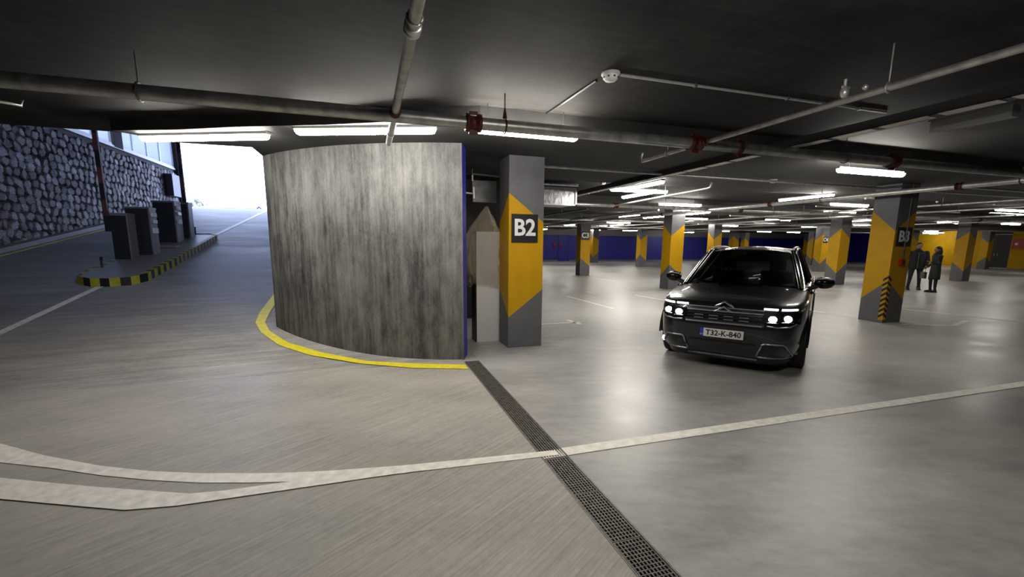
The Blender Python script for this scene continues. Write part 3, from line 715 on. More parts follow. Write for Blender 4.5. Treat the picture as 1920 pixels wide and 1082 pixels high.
# fitting group in the gap
gp = empty('pipe_bracket', (1.72,8.0,2.55)); tag(gp, 'bright bracket with short pipe stubs in the gap beside the curved wall', 'bracket')
b = MB(); b.tube([(-.16,0,0),(.12,0,-.02)], .018, 8); b.tube([(.12,0,-.10),(.12,0,.10)], .02, 8); b.ball((-.06,0,.05), .025); b.tube([(.1,0,.2),(.1,0,.3)], .015, 8); b.build('stubs', M['steel_bright'], gp)
b = MB(); b.tube([(.1,0,.32),(.6,0,.30)], .02, 8); b.box(.12,.56,.05,.1,-.16,.22); b.build('rail', M['steel_dark'], gp)
b = MB(); b.tube([(-.06,0,.0),(-.06,0,.41)], .008, 6); b.tube([(.1,0,.0),(.1,0,.41)], .008, 6); b.build('hanger', M['steel_dark'], gp)
# detectors
def detector(u, v, top, label, s=1.0):
    r = empty('smoke_detector', (u,v,top)); tag(r, label, 'smoke detector')
    b = MB(); b.lathe([(.0001,0),(.075*s,0),(.075*s,-.018*s),(.066*s,-.022*s)], n=20); b.build('base', M['cabinet'], r)
    b = MB(); b.lathe([(.064*s,-.022*s),(.060*s,-.045*s),(.045*s,-.062*s),(.0001,-.066*s)], n=20); h = b.build('head', M['sign_white'], r)
    b = MB()
    for k in range(8):
        t = 2*math.pi*k/8; b.box(.057*s*math.cos(t)-.008,.057*s*math.cos(t)+.008,.057*s*math.sin(t)-.008,.057*s*math.sin(t)+.008,-.046*s,-.036*s)
    b.build('vent_slot', M['trim_black'], h)
detector(2.04,3.62,CEIL,'large white smoke detector on the dark ceiling above the B2 column',1.05)
detector(7.8,7.15,SOF,'small white smoke detector on the ceiling above the car')
detector(5.3,9.55,CEIL,'white smoke detector on the ceiling left of the diagonal fittings')
for (u,v,l) in ((15.7,8.73,'red and white alarm sounder high right of B3, first of the pair'),(18.1,8.6,'red and white alarm sounder near the right edge of the ceiling'),(12.9,8.8,'red and white alarm sounder just left of B3 above the lit pipe')):
    r = empty('alarm_sounder', (u,v,3.0)); tag(r, l, 'alarm')
    b = MB(); b.lathe([(.0001,-.04),(.055,-.04),(.07,.0),(.07,.03)], n=14); b.build('base', M['red'], r)
    b = MB(); b.lathe([(.0001,-.09),(.03,-.085),(.035,-.04)], n=12); b.build('lens', M['sign_white'], r)
    b = MB(); b.tube([(0,0,.02),(0,0,SOF-3.0 if SOF>3 else .10)], .01, 6); b.build('stem', M['steel_dark'], r)
# red cabinet on far yellow wall, red hydrants on blue wall
hc = empty('hydrant_cabinet', (49.97,21.7,1.6)); tag(hc, 'red fire hydrant cabinet on the yellow wall at the right edge', 'fire cabinet')
b = MB(); b.box(-.22,0,-.42,.42,-.05,.75); b.build('box', M['red'], hc)
b = MB(); b.lathe([(.0001,0),(.12,0),(.12,.02)], (-.245,.15,.35), 'x', 14); b.build('gauge', M['sign_white'], hc)
for k, u in enumerate((17.15,17.75)):
    e_ = empty('fire_extinguisher', (u,39.93,.95)); tag(e_, ('left' if k==0 else 'right')+' one of two red extinguishers on the far blue wall', 'fire extinguisher', 'extinguishers on the blue wall')
    e_.scale = (.7,.7,.6); e_.location.z = 1.35
    b = MB(); b.lathe([(.0001,0),(.11,0),(.11,.5),(.06,.6),(.03,.62),(.0001,.63)], n=12); b.build('cylinder', M['red'], e_)
    b = MB(); b.box(-.05,.05,-.03,.03,.62,.70); b.build('valve', M['trim_black'], e_)

# ---------------------------------------------------------------- ramp island and barrier machines
isl = empty('traffic_island', (0,0,0)); tag(isl, 'raised kerbed island on the ramp with black and yellow striped edge', 'traffic island')
out = [(-5.72,11.7),(-5.62,11.15),(-5.3,10.92),(-4.98,10.90),(-4.66,11.0),(-4.50,11.35),(-4.52,13),(-4.60,15),(-4.68,16.9),(-4.85,17.1),(-5.6,17.1),(-5.72,16.9)]
# resample the outline
P_ = []
for i in range(len(out)):
    a, c = Vector(out[i]), Vector(out[(i+1)%len(out)]); m_ = max(1, round((c-a).length/.16))
    for k in range(m_): P_.append(a+(c-a)*k/m_)
hI = .17
b = MB(); n_ = len(P_); b.add([(p.x,p.y,ramp_z(p.y)+hI-.002) for p in P_], [tuple(range(n_))]); b.build('paving', M['kiosk_edge'], isl)
ctr = Vector((-5.1,14))
for i in range(n_):
    a, c = P_[i], P_[(i+1)%n_]; d_ = (c-a).normalized(); nn = Vector((d_.y,-d_.x))
    if (a+nn-Vector((-5.1,a.y))).length < (a-nn-Vector((-5.1,a.y))).length: nn = -nn
    ia, ic = a-nn*.11, c-nn*.11
    za, zc = ramp_z(a.y), ramp_z(c.y)
    b = MB(); b.add([(a.x,a.y,za-.03),(c.x,c.y,zc-.03),(c.x,c.y,zc+hI),(a.x,a.y,za+hI),(ia.x,ia.y,za-.03),(ic.x,ic.y,zc-.03),(ic.x,ic.y,zc+hI),(ia.x,ia.y,za+hI)],
        [(0,1,2,3),(4,7,6,5),(3,2,6,7),(0,3,7,4),(1,5,6,2),(0,4,5,1)])
    o = b.build('kerb_block', M['kerb_yellow'] if i%2 else M['black'], isl)
def machine(name, u0, u1, v0, v1, zb, h, label, cat, cap=.03):
    r = empty(name, ((u0+u1)/2,(v0+v1)/2,zb)); tag(r, label, cat)
    w, d_ = (u1-u0)/2, (v1-v0)/2
    b = MB(); b.box(-w,w-.02,-d_,d_,-.1,h-.03,0,.01); b.build('body', M['kiosk'], r)
    b = MB(); b.box(w-.02,w+.012,-d_-.01,d_+.01,-.05,h-.02); b.box(-w-.02,w+.02,-d_-.02,d_+.02,h-.03,h+cap-.02); t = b.build('trim', M['kiosk_edge'], r); t['label'] = 'light grey side trim and lid'
    return r
k1 = machine('barrier_machine', -5.70,-5.36,12.85,13.18,ramp_z(12.9)+.14,1.06,'shortest nearest charcoal barrier cabinet on the island holding the raised arm','barrier',.05)
b = MB(); b.box(-.25,-.17,-.22,-.12,.72,1.02); b.build('arm_bracket', M['kiosk_edge'], k1)
k2 = machine('ticket_machine', -5.62,-5.13,13.4,13.75,ramp_z(13.5)+.14,1.17,'charcoal ticket machine just behind the nearest barrier cabinet','ticket machine')
k3 = machine('ticket_machine', -5.75,-5.24,15.3,15.75,ramp_z(15.4)+.14,1.17,'widest charcoal ticket machine in the middle of the island','ticket machine')
k4 = machine('barrier_machine', -5.45,-5.16,16.1,16.4,ramp_z(16.2)+.14,1.06,'far narrow barrier cabinet at the uphill end of the island','barrier',.05)
for r, w in ((k2,.245),(k3,.255)):
    for (z0,z1,m_) in ((.95,1.05,'sign_white'),(.80,.88,'steel_bright'),(.55,.68,'frame_white')):
        b = MB(); b.box(w+.012,w+.05,-.12,.12,z0,z1); q = b.build('panel', M[m_], r)
def boom(par, u, v, z0, z1, w=.045):
    r = empty('arm', (u-par.location.x, v-par.location.y, z0-par.location.z)); r.parent = par; r['label'] = 'raised striped arm'; k = 0; z = 0
    while z0+z < z1:
        b = MB(); b.box(-w,w,-.03,.03,z,min(z+.36,z1-z0)); b.build('stripe', M['boom_red' if k%2 else 'boom_dark'], r); z += .36; k += 1
M['boom_red'] = plain('faded_red_stripe', (.13,.05,.045), .5); M['boom_dark'] = plain('dark_stripe', (.02,.018,.02), .5)
boom(k1, -5.72, 12.78, ramp_z(12.9)+.8, 5.6)
boom(k4, -5.22, 16.06, ramp_z(16.2)+1.22, 6.2, .05)
b = MB(); b.tube([(0,0,0),(0,0,.16)], .02, 8); b.tube([(0,0,.16),(.01,0,.24)], .03, 8)
o = b.build('island_post', M['trim_black']); o.location = (-5.55,11.95,ramp_z(11.95)+.16); tag(o, 'stubby black post at the near end of the island', 'post')
b = MB(); b.tube([(0,0,0),(0,0,.2)], .02, 8); b.ball((0,0,.22), .03)
o = b.build('island_post', M['trim_black']); o.location = (-5.3,16.95,ramp_z(16.95)+.16); tag(o, 'stubby black post at the uphill end of the island', 'post')
b = MB(); b.box(-.2,.2,-.2,.2,0,.05,0,.03); b.box(-.06,.06,-.06,.06,.05,.07)
o = b.build('base_plate', M['kiosk_edge']); o.location = (-5.2,14.6,ramp_z(14.6)+.15); tag(o, 'low grey plate on the island between the two ticket machines', 'plate')
wb = empty('wall_cabinet', (-8.95,26.0,3.8)); tag(wb, 'dark box mounted on the stone wall near the ramp top', 'cabinet')
b = MB(); b.box(0,.35,-.7,.5,-.05,.95); b.build('box', M['kiosk'], wb); b = MB(); b.box(.30,.40,.52,.62,-.9,1.0); b.build('post', M['frame_white'], wb)
# ---------------------------------------------------------------- outdoors beyond the ramp
zg = ramp_z(27.5)
lp_ = empty('street_lamp', (-16.7,60,zg-.02)); tag(lp_, 'pale street lamp pole seen through the ramp opening', 'street lamp')
b = MB(); b.tube([(0,0,0),(0,0,7.2)], [.12,.07], 8); b.build('pole', M['pole'], lp_); b = MB(); b.box(-.1,.9,-.12,.12,7.15,7.28); b.build('lamp_head', M['pole'], lp_)
bb = empty('guard_barrier', (-14.3,60,zg)); tag(bb, 'low dark blue roadside barrier beyond the ramp top', 'barrier')
b = MB(); b.box(-1.8,1.8,0,.2,1.45,2.1,0); b.build('beam', M['navy'], bb); b = MB()
for x in (-1.6,0,1.6): b.box(x-.06,x+.06,.2,.3,0,2.0)
b.build('posts', M['navy'], bb); b = MB(); b.tube([(1.8,.1,1.8),(2.2,.1,2.3),(2.6,.1,1.9),(3.4,.1,1.75)], .12, 6); b.build('end_piece', M['navy'], bb)
rnd = random.Random(2)
for k, (x, y, r_) in enumerate([(-21.5,62,1.5),(-19.4,63,1.2)]):
    t = empty('shrub', (x,y,zg)); tag(t, ('left' if k==0 else 'right')+' washed out shrub beyond the ramp top', 'shrub', 'shrubs outdoors')
    b = MB()
    for q in range(140):
        a = rnd.uniform(0,6.28); rr = r_*rnd.uniform(.2,1); z = rnd.uniform(.5,3.2); c = Vector((rr*math.cos(a),rr*math.sin(a),z)); d1_ = Vector((rnd.uniform(-1,1),rnd.uniform(-1,1),rnd.uniform(-1,1)))*.3; d2_ = Vector((rnd.uniform(-1,1),rnd.uniform(-1,1),rnd.uniform(-1,1)))*.3
        b.add([c,c+d1_,c+d1_+d2_,c+d2_], [(0,1,2,3)])
    q = b.build('foliage', M['foliage'], t); q['kind'] = 'stuff'
    b = MB(); b.tube([(0,0,-.05),(0,0,1.4)], .08, 6); b.build('stem', M['pole'], t)
# ---------------------------------------------------------------- the car
CXC = -1.3; NSE = 6.0
ZT = [(.20,.80,.80),(.30,.885,.89),(.45,.925,.915),(.62,.93,.925),(.74,.915,.93),(.84,.885,.925),(.90,.85,.91)]
def itp(z, k):
    if z <= ZT[0][0]: return ZT[0][k]
    for a, b_ in zip(ZT, ZT[1:]):
        if z <= b_[0]: t = (z-a[0])/(b_[0]-a[0]); return a[k]*(1-t)+b_[k]*t
    return ZT[-1][k]
def front(y, z, off=0.0):
    xf, w = itp(z,1), itp(z,2); q = min(.999, abs(y)/w)
    x = CXC+(xf-CXC)*(1-q**NSE)**(1/NSE)
    # outward normal in plan
    nx, ny = abs((x-CXC)/(xf-CXC))**(NSE-1)/(xf-CXC), (q**(NSE-1))/w*(1 if y >= 0 else -1)
    l = math.hypot(nx, ny); return (x+off*nx/l, y+off*ny/l, z)
def edge_z(x):
    if x > .8: return .885
    if x > -.35: return .885+(.8-x)/1.15*.115
    return 1.0+min(.04,(-.35-x)*.02)
car = empty('car', (5.07,5.09,0), -2.49)
tag(car, 'dark grey crossover car with lit headlamps facing the camera', 'car')
bm_ = MB(); NP = 88; th = [2*math.pi*k/NP for k in range(NP)]
def ring(zf, xf, xr, w):
    out_ = []
    for t in th:
        c_, s_ = math.cos(t), math.sin(t)
        X = math.copysign(abs(c_)**(2/NSE), c_); Y = math.copysign(abs(s_)**(2/NSE), s_)
        x = CXC+X*((xf-CXC) if X > 0 else (CXC-xr)); y = Y*w
        out_.append((x, y, zf(x) if callable(zf) else zf))
    return out_
rings = [ring(z, xf, -3.42-min(.12,(z-.2)*.4), w) for z, xf, w in ZT[:6]]
rings += [ring(edge_z, .85, -3.5, .905), ring(lambda x: edge_z(x)+.035, .79, -3.44, .85), ring(lambda x: edge_z(x)+.055, .62, -3.3, .62), ring(lambda x: edge_z(x)+.075, .45, -3.1, .30)]
vs = [p for r_ in rings for p in r_]; NR_ = len(rings)
bm_.add(vs, [(k*NP+a,k*NP+(a+1)%NP,(k+1)*NP+(a+1)%NP,(k+1)*NP+a) for k in range(NR_-1) for a in range(NP)]+[tuple(range(NP-1,-1,-1)),tuple((NR_-1)*NP+a for a in range(NP))], 0, True)
body = bm_.build('body', M['carpaint'], None)
cut = MB()
for wx in (0,-2.73):
    for s in (-1,1): cut.lathe([(.0001,-.25),(.385,-.25),(.385,.25),(.0001,.25)], (wx,s*.84,.36), 'y', 32)
cutter = cut.build('cutter', M['carpaint'])
md = body.modifiers.new('b', 'BOOLEAN'); md.object = cutter; md.operation = 'DIFFERENCE'; md.solver = 'EXACT'
bpy.context.view_layer.update(); dg = bpy.context.evaluated_depsgraph_get()
me = bpy.data.meshes.new_from_object(body.evaluated_get(dg)); body.modifiers.clear(); body.data = me; bpy.data.objects.remove(cutter)
if len(me.materials) == 0: me.materials.append(M['carpaint'])
body.parent = car
def patch(c, nu, nv, bulge=0.0, bn=(0,0,1)):
    """bilinear patch from four corners with a bulge"""
    c = [Vector(p) for p in c]; bn = Vector(bn); vs = []
    for i in range(nu+1):
        for j in range(nv+1):
            s, t = i/nu, j/nv
            p = c[0]*(1-s)*(1-t)+c[1]*s*(1-t)+c[2]*s*t+c[3]*(1-s)*t
            vs.append(p+bn*bulge*16*s*(1-s)*t*(1-t) if False else p+bn*bulge*4*s*(1-s))
    return vs, [(i*(nv+1)+j,(i+1)*(nv+1)+j,(i+1)*(nv+1)+j+1,i*(nv+1)+j+1) for i in range(nu) for j in range(nv)]
# cabin: windscreen, roof, side glass, rear glass
WB, WT = [(-.38,-.76,1.03),(-.38,.76,1.03)], [(-1.12,-.565,1.545),(-1.12,.565,1.545)]
RB = [(-3.02,-.56,1.56),(-3.02,.56,1.56)]; RR = [(-3.36,-.70,1.05),(-3.36,.70,1.05)]
b = MB(); b.add(*patch([WB[0],WB[1],WT[1],WT[0]],12,6,.10,(.8,0,.35)), 0, True); b.build('windscreen', M['car_glass'], car)
b = MB()
v_, f_ = patch([WT[0],WT[1],RB[1],RB[0]],12,8,.05)
v_ = [Vector((p.x+(.08*(1-((p.y/.565)**2)) if p.x > -1.3 else 0)*1.0, p.y, p.z+.035*math.sin(math.pi*min(1,max(0,(-p.x-1.12)/1.9))))) for p in v_]
b.add(v_, f_, 0, True); b.add([p-Vector((0,0,.03)) for p in v_], f_, 0, True); b.build('roof', M['gloss_black'], car)
b = MB(); b.add(*patch([RR[0],RR[1],RB[1],RB[0]],8,5,.05,(-1,0,.2)), 0, True); b.build('rear_window', M['car_glass'], car)
for s in (-1,1):
    b = MB(); bot = [(-.42,s*.80,1.045),(-1.35,s*.83,1.06),(-2.3,s*.83,1.07),(-3.25,s*.78,1.09)]
    top = [(-1.10,s*.60,1.53),(-1.5,s*.605,1.585),(-2.3,s*.61,1.59),(-3.0,s*.59,1.555)]
    b.add(bot+top, [(i,i+1,i+5,i+4) for i in range(3)], 0, True); b.build('side_window', M['car_glass'], car)
    b = MB(); b.tube([(-.36,s*.775,1.035),(-.75,s*.685,1.30),(-1.13,s*.585,1.56)], [.035,.03,.03], 8); b.build('front_pillar', M['gloss_black'], car)
    for p0_, p1_, r_ in (((-1.72,s*.845,1.06),(-1.74,s*.625,1.59),.035),((-2.62,s*.835,1.07),(-2.66,s*.62,1.58),.035),((-3.33,s*.76,1.06),(-3.02,s*.60,1.56),.05)):
        b = MB(); b.tube([p0_, p1_], r_, 8); b.build('pillar', M['gloss_black'], car)
    b = MB(); b.tube([(-.33,s*.825,1.03),(-.60,s*.785,1.17),(-.9,s*.715,1.37),(-1.16,s*.645,1.545),(-1.6,s*.635,1.60),(-2.4,s*.635,1.605),(-3.0,s*.61,1.57)], .011, 6); b.build('window_trim', M['chrome'], car)
    b = MB(); b.tube([(-1.22,s*.59,1.575),(-1.34,s*.60,1.612),(-1.7,s*.605,1.628),(-2.5,s*.605,1.628),(-2.9,s*.59,1.60),(-2.98,s*.58,1.57)], .016, 6); b.build('roof_rail', M['satin'], car)
    b = MB(); b.tube([(-.4,s*.91,1.0),(-1.3,s*.925,1.02),(-3.2,s*.90,1.05)], .02, 6)
    b.build('belt_moulding', M['gloss_black'], car)
    # mirror
    b = MB(); b.tube([(-.52,s*.86,1.04),(-.54,s*.97,1.09)], [.035,.03], 8); b.build('mirror_arm', M['trim_black'], car)
    b = MB(); b.ball((-.56,s*1.04,1.135), .13, (.55,.98,.66), 14); m_ = b.build('mirror_housing', M['gloss_black'], car)
    b = MB(); b.add(*patch([(-.632,s*.94,1.07),(-.632,s*1.14,1.08),(-.632,s*1.13,1.19),(-.632,s*.95,1.20)],2,2)); b.build('mirror_glass', M['chrome'], m_)
    b = MB(); b.tube([(-.50,s*.94,1.185),(-.495,s*1.05,1.20),(-.50,s*1.13,1.185)], .012, 6); b.build('mirror_cap', M['satin'], m_)
    # doors seam and handles
    for x in (-.98,-1.92):
        b = MB(); b.tube([(x,s*.932,.55),(x+.02,s*.93,.98)], .006, 5); b.build('door_seam', M['black'], car)
    for x in (-1.55,-2.45):
        b = MB(); b.tube([(x-.1,s*.935,.90),(x,s*.955,.905),(x+.1,s*.935,.90)], .012, 6); b.build('door_handle', M['chrome'], car)
    b = MB(); b.box(-2.3,-.45,min(s*.90,s*.945),max(s*.90,s*.945),.24,.42,0,.012); b.build('side_cladding', M['trim_black'], car)
    for wx in (0,-2.73):
        b = MB(); pts = []
        for k in range(17):
            t = math.pi*k/16; 
            for (rr, yy) in ((.375,.90),(.375,.945),(.43,.945),(.44,.915)): pts.append((wx+rr*math.cos(t), s*yy, .36+rr*math.sin(t)))
        b.add(pts, [(i*4+q,i*4+q+1,i*4+q+5,i*4+q+4) for i in range(16) for q in range(3)], 0, True); b.build('arch_cladding', M['trim_black'], car)
        # wheel
        wc = (wx, s*.815, .345)
        b = MB(); b.lathe([(.235,-.10),(.30,-.11),(.335,-.095),(.345,-.06),(.345,.06),(.335,.095),(.30,.11),(.235,.10)], wc, 'y', 36); wh = b.build('wheel', M['tire'], car)
        b = MB(); b.lathe([(.24,s*.10),(.232,s*.085),(.225,s*.02),(.21,-s*.05),(.0001,-s*.05)], wc, 'y', 32)
        b.lathe([(.0001,s*.085),(.05,s*.085),(.055,s*.05)], wc, 'y', 12)
        b.build('rim', M['rim'], wh)
        b = MB()
        for k in range(10):
            t = 2*math.pi*(k//2)/5+(.13 if k%2 else -.13); c_, s_ = math.cos(t), math.sin(t)
            b.tube([(wx+.03*c_,wc[1]+s*.075,.345+.03*s_),(wx+.23*c_,wc[1]+s*.085,.345+.23*s_)], [.022,.016], 5)
        b.build('spokes', M['rim'], wh)
    # head lamp unit
    def surf_poly(y0,y1,z0a,z1a,z0b,z1b,off,n_=8,mat=0,mb=None):
        mb = mb or MB(); vs = []
        for i in range(n_+1):
            t = i/n_; y = y0+(y1-y0)*t
            vs += [front(y, z0a+(z0b-z0a)*t, off), front(y, z1a+(z1b-z1a)*t, off)]
        mb.add(vs, [(2*i,2*i+2,2*i+3,2*i+1) for i in range(n_)], mat, True); return mb
    surf_poly(s*.44,s*.84,.70,.815,.69,.83,.006).build('headlamp', M['gloss_black'], car)
    hl = [o for o in car.children if o.name.startswith('headlamp')][-1]
    for y, z in ((.555,.755),(.705,.765)):
        p = front(s*y,z,.012); b = MB(); b.ball(p, .047, (.5,1,.85), 14); b.build('projector', M['headlamp'], hl)
        b = MB(); b.tube([front(s*(y-.06),z-.045,.012),front(s*(y+.06),z-.045,.012)], .006, 5); b.build('bezel', M['chrome'], hl)
    for y0, y1 in ((.45,.60),(.64,.79)):
        mb_ = MB(); mb_.tube([front(s*(y0+(y1-y0)*k/3),.872,.008) for k in range(4)], .013, 6); mb_.build('daytime_strip', M['drl'], car)
    b = MB(); b.tube([front(s*.50,.665,.006),front(s*.62,.655,.006),front(s*.74,.665,.006),front(s*.80,.70,.006)], .009, 6); b.build('lamp_lower_trim', M['satin'], car)
    # fog frame
    yc = .60; tr = [(yc-.17,.25),(yc+.17,.25),(yc+.185,.275),(yc+.11,.425),(yc+.085,.44),(yc-.105,.44),(yc-.13,.425),(yc-.185,.275)]
    def fine(pts, m_=4):
        o_ = []
        for i in range(len(pts)):
            a_, c_ = pts[i], pts[(i+1)%len(pts)]
            for k in range(m_): o_.append((a_[0]+(c_[0]-a_[0])*k/m_, a_[1]+(c_[1]-a_[1])*k/m_))
        return o_
    loop = [front(s*y, z, .012) for y, z in fine(tr)]; loop.append(loop[0])
    b = MB(); b.tube(loop, .012, 6, 0, False); fr = b.build('bumper_frame', M['satin'], car)
    mb_ = MB(); q_ = [front(s*y, z, .004) for y, z in fine(tr)]; cc = front(s*yc,.33,.004); mb_.add([cc]+q_, [(0,i+1,(i+1)%len(q_)+1) for i in range(len(q_))]); mb_.build('frame_insert', M['black'], fr)
b = MB(); b.ball(front(-.822,.30,.0), .040, (.6,.8,1), 12); b.build('fog_lamp', M['foglamp'], car)
b = MB(); b.ball(front(.83,.27,-.015), .035, (.6,.8,1), 12); b.build('fog_lamp', M['satin'], car)
# grille
mb_ = MB(); vs = []
for i in range(17):
    y = -.47+.94*i/16; vs += [front(y,.645,.005), front(y,.855,.005)]
mb_.add(vs, [(2*i,2*i+2,2*i+3,2*i+1) for i in range(16)], 0, True); gr = mb_.build('grille', M['black'], car)
for z, yl, r_, m_ in ((.850,.46,.010,'satin'),(.805,.45,.012,'satin'),(.655,.45,.012,'satin')):
    b = MB(); b.tube([front(-yl+2*yl*k/14, z, .012) for k in range(15)], r_, 6); b.build('grille_bar', M[m_], gr)
for z in (.765,.725,.69):
    b = MB(); b.tube([front(-.44+.88*k/14, z, .010) for k in range(15)], .006, 5); b.build('grille_slat', M['trim_black'], gr)
for y0 in (-.30,-.12,.06,.24):
    for z in (.745,.705):
        b = MB(); b.tube([front(y0-.05,z,.016),front(y0+.06,z,.016)], .007, 5); b.build('grille_insert', M['satin'], gr)
lg = MB()
for dz in (0,.062):
    lg.tube([front(-.115,.80+dz,.02),front(-.06,.828+dz,.024),front(0,.868+dz,.026),front(.06,.828+dz,.024),front(.115,.80+dz,.02)], [.008,.012,.013,.012,.008], 8)
o = lg.build('badge', M['chrome'], car); o['label'] = 'chrome double chevron badge'
# lower bumper
mb_ = MB(); vs = []
for i in range(25):
    y = -.80+1.6*i/24; x_,y_,z_ = front(y*.97,.21,.004); vs += [(x_-.03,y_,.15), front(y,.225 if abs(y) > .41 else .42,.006)]
mb_.add(vs, [(2*i,2*i+2,2*i+3,2*i+1) for i in range(24)], 0, True); mb_.build('lower_bumper', M['trim_black'], car)
b = MB(); b.tube([front(-.42+.84*k/8,.20,.0) for k in range(9)], .02, 6); b.build('skid_plate', M['steel_dark'], car)
b = MB(); b.box(-3.3,.6,-.62,.62,.19,.30); b.build('underside', M['black'], car)
# number plate
np_ = empty('number_plate', front(0,.52,.0)); np_.parent = car
x0 = .022
b = MB(); b.box(x0-.02,x0,-.265,.265,-.06,.06); b.build('plate_holder', M['trim_black'], np_)
b = MB(); b.box(x0,x0+.004,-.215,.26,-.055,.055); b.build('plate', M['plate_white'], np_)
b = MB(); b.box(x0,x0+.0042,-.26,-.215,-.055,.055); b.build('country_band', M['plate_blue'], np_)
put_text('lettering', 'T32-K-840', .098, M['black'], np_, (x0+.0055,.022,-.003), (math.pi/2,0,math.pi/2), .002, .98, .0008)
put_text('country_letters', 'BIH', .026, M['plate_white'], np_, (x0+.0055,-.238,-.030), (math.pi/2,0,math.pi/2), .0, 1, .0008)
# interior
for s in (-1,1):
    b = MB(); b.box(-1.75,-1.55,s*.38-.24,s*.38+.24,.98,1.22,0,.03); b.box(-1.70,-1.60,s*.38-.12,s*.38+.12,1.24,1.42,0,.02); b.tube([(-1.65,s*.38,1.2),(-1.65,s*.38,1.26)],.02,6); b.build('seat', M['seat'], car)
b = MB(); b.box(-.98,-.5,-.70,.70,1.0,1.07,0,.05); b.build('dashboard', M['trim_black'], car)
b = MB(); c_ = Vector((-1.02,.38,1.10)); rg = [c_+Vector((.06*math.sin(t),.17*math.cos(t),.16*math.sin(t))) for t in [2*math.pi*k/24 for k in range(25)]]
b.tube(rg, .014, 6); b.tube([rg[0], rg[12]], .016, 6); b.build('steering_wheel', M['trim_black'], car)
b = MB(); b.box(-1.02,-.99,-.11,.11,1.44,1.50); b.build('rear_view_mirror', M['trim_black'], car)
for p0_, p1_ in (((-.34,-.10,1.035),(-.50,.55,1.085)),((-.34,-.70,1.03),(-.46,-.10,1.09))):
    b = MB(); b.tube([p0_, p1_], .008, 5); b.build('wiper', M['black'], car)

# ---------------------------------------------------------------- people
def skin_obj(name, joints, bones, mat, parent, sub=2, root=0):
    me = bpy.data.meshes.new(name); me.from_pydata([j[0] for j in joints], bones, [])
    o = bpy.data.objects.new(name, me); COL.objects.link(o); me.materials.append(mat)
    me.skin_vertices.new() if hasattr(me, 'skin_vertices') and len(me.skin_vertices) == 0 and hasattr(me.skin_vertices, 'new') else None
    sk = o.modifiers.new('skin', 'SKIN'); sk.use_smooth_shade = True
    bpy.context.view_layer.update()
    if len(me.skin_vertices) == 0:
        bpy.context.view_layer.objects.active = o
    for i, j in enumerate(joints):
        d_ = me.skin_vertices[0].data[i]; r = j[1]; d_.radius = (r, r) if not isinstance(r, tuple) else r
        d_.use_root = (i == root)
    ss = o.modifiers.new('s', 'SUBSURF'); ss.levels = sub; ss.render_levels = sub
    bpy.context.view_layer.update()
    m2 = bpy.data.meshes.new_from_object(o.evaluated_get(bpy.context.evaluated_depsgraph_get()))
    o.modifiers.clear(); o.data = m2
    for p in m2.polygons: p.use_smooth = True
    if not m2.materials: m2.materials.append(mat)
    o.parent = parent; return o
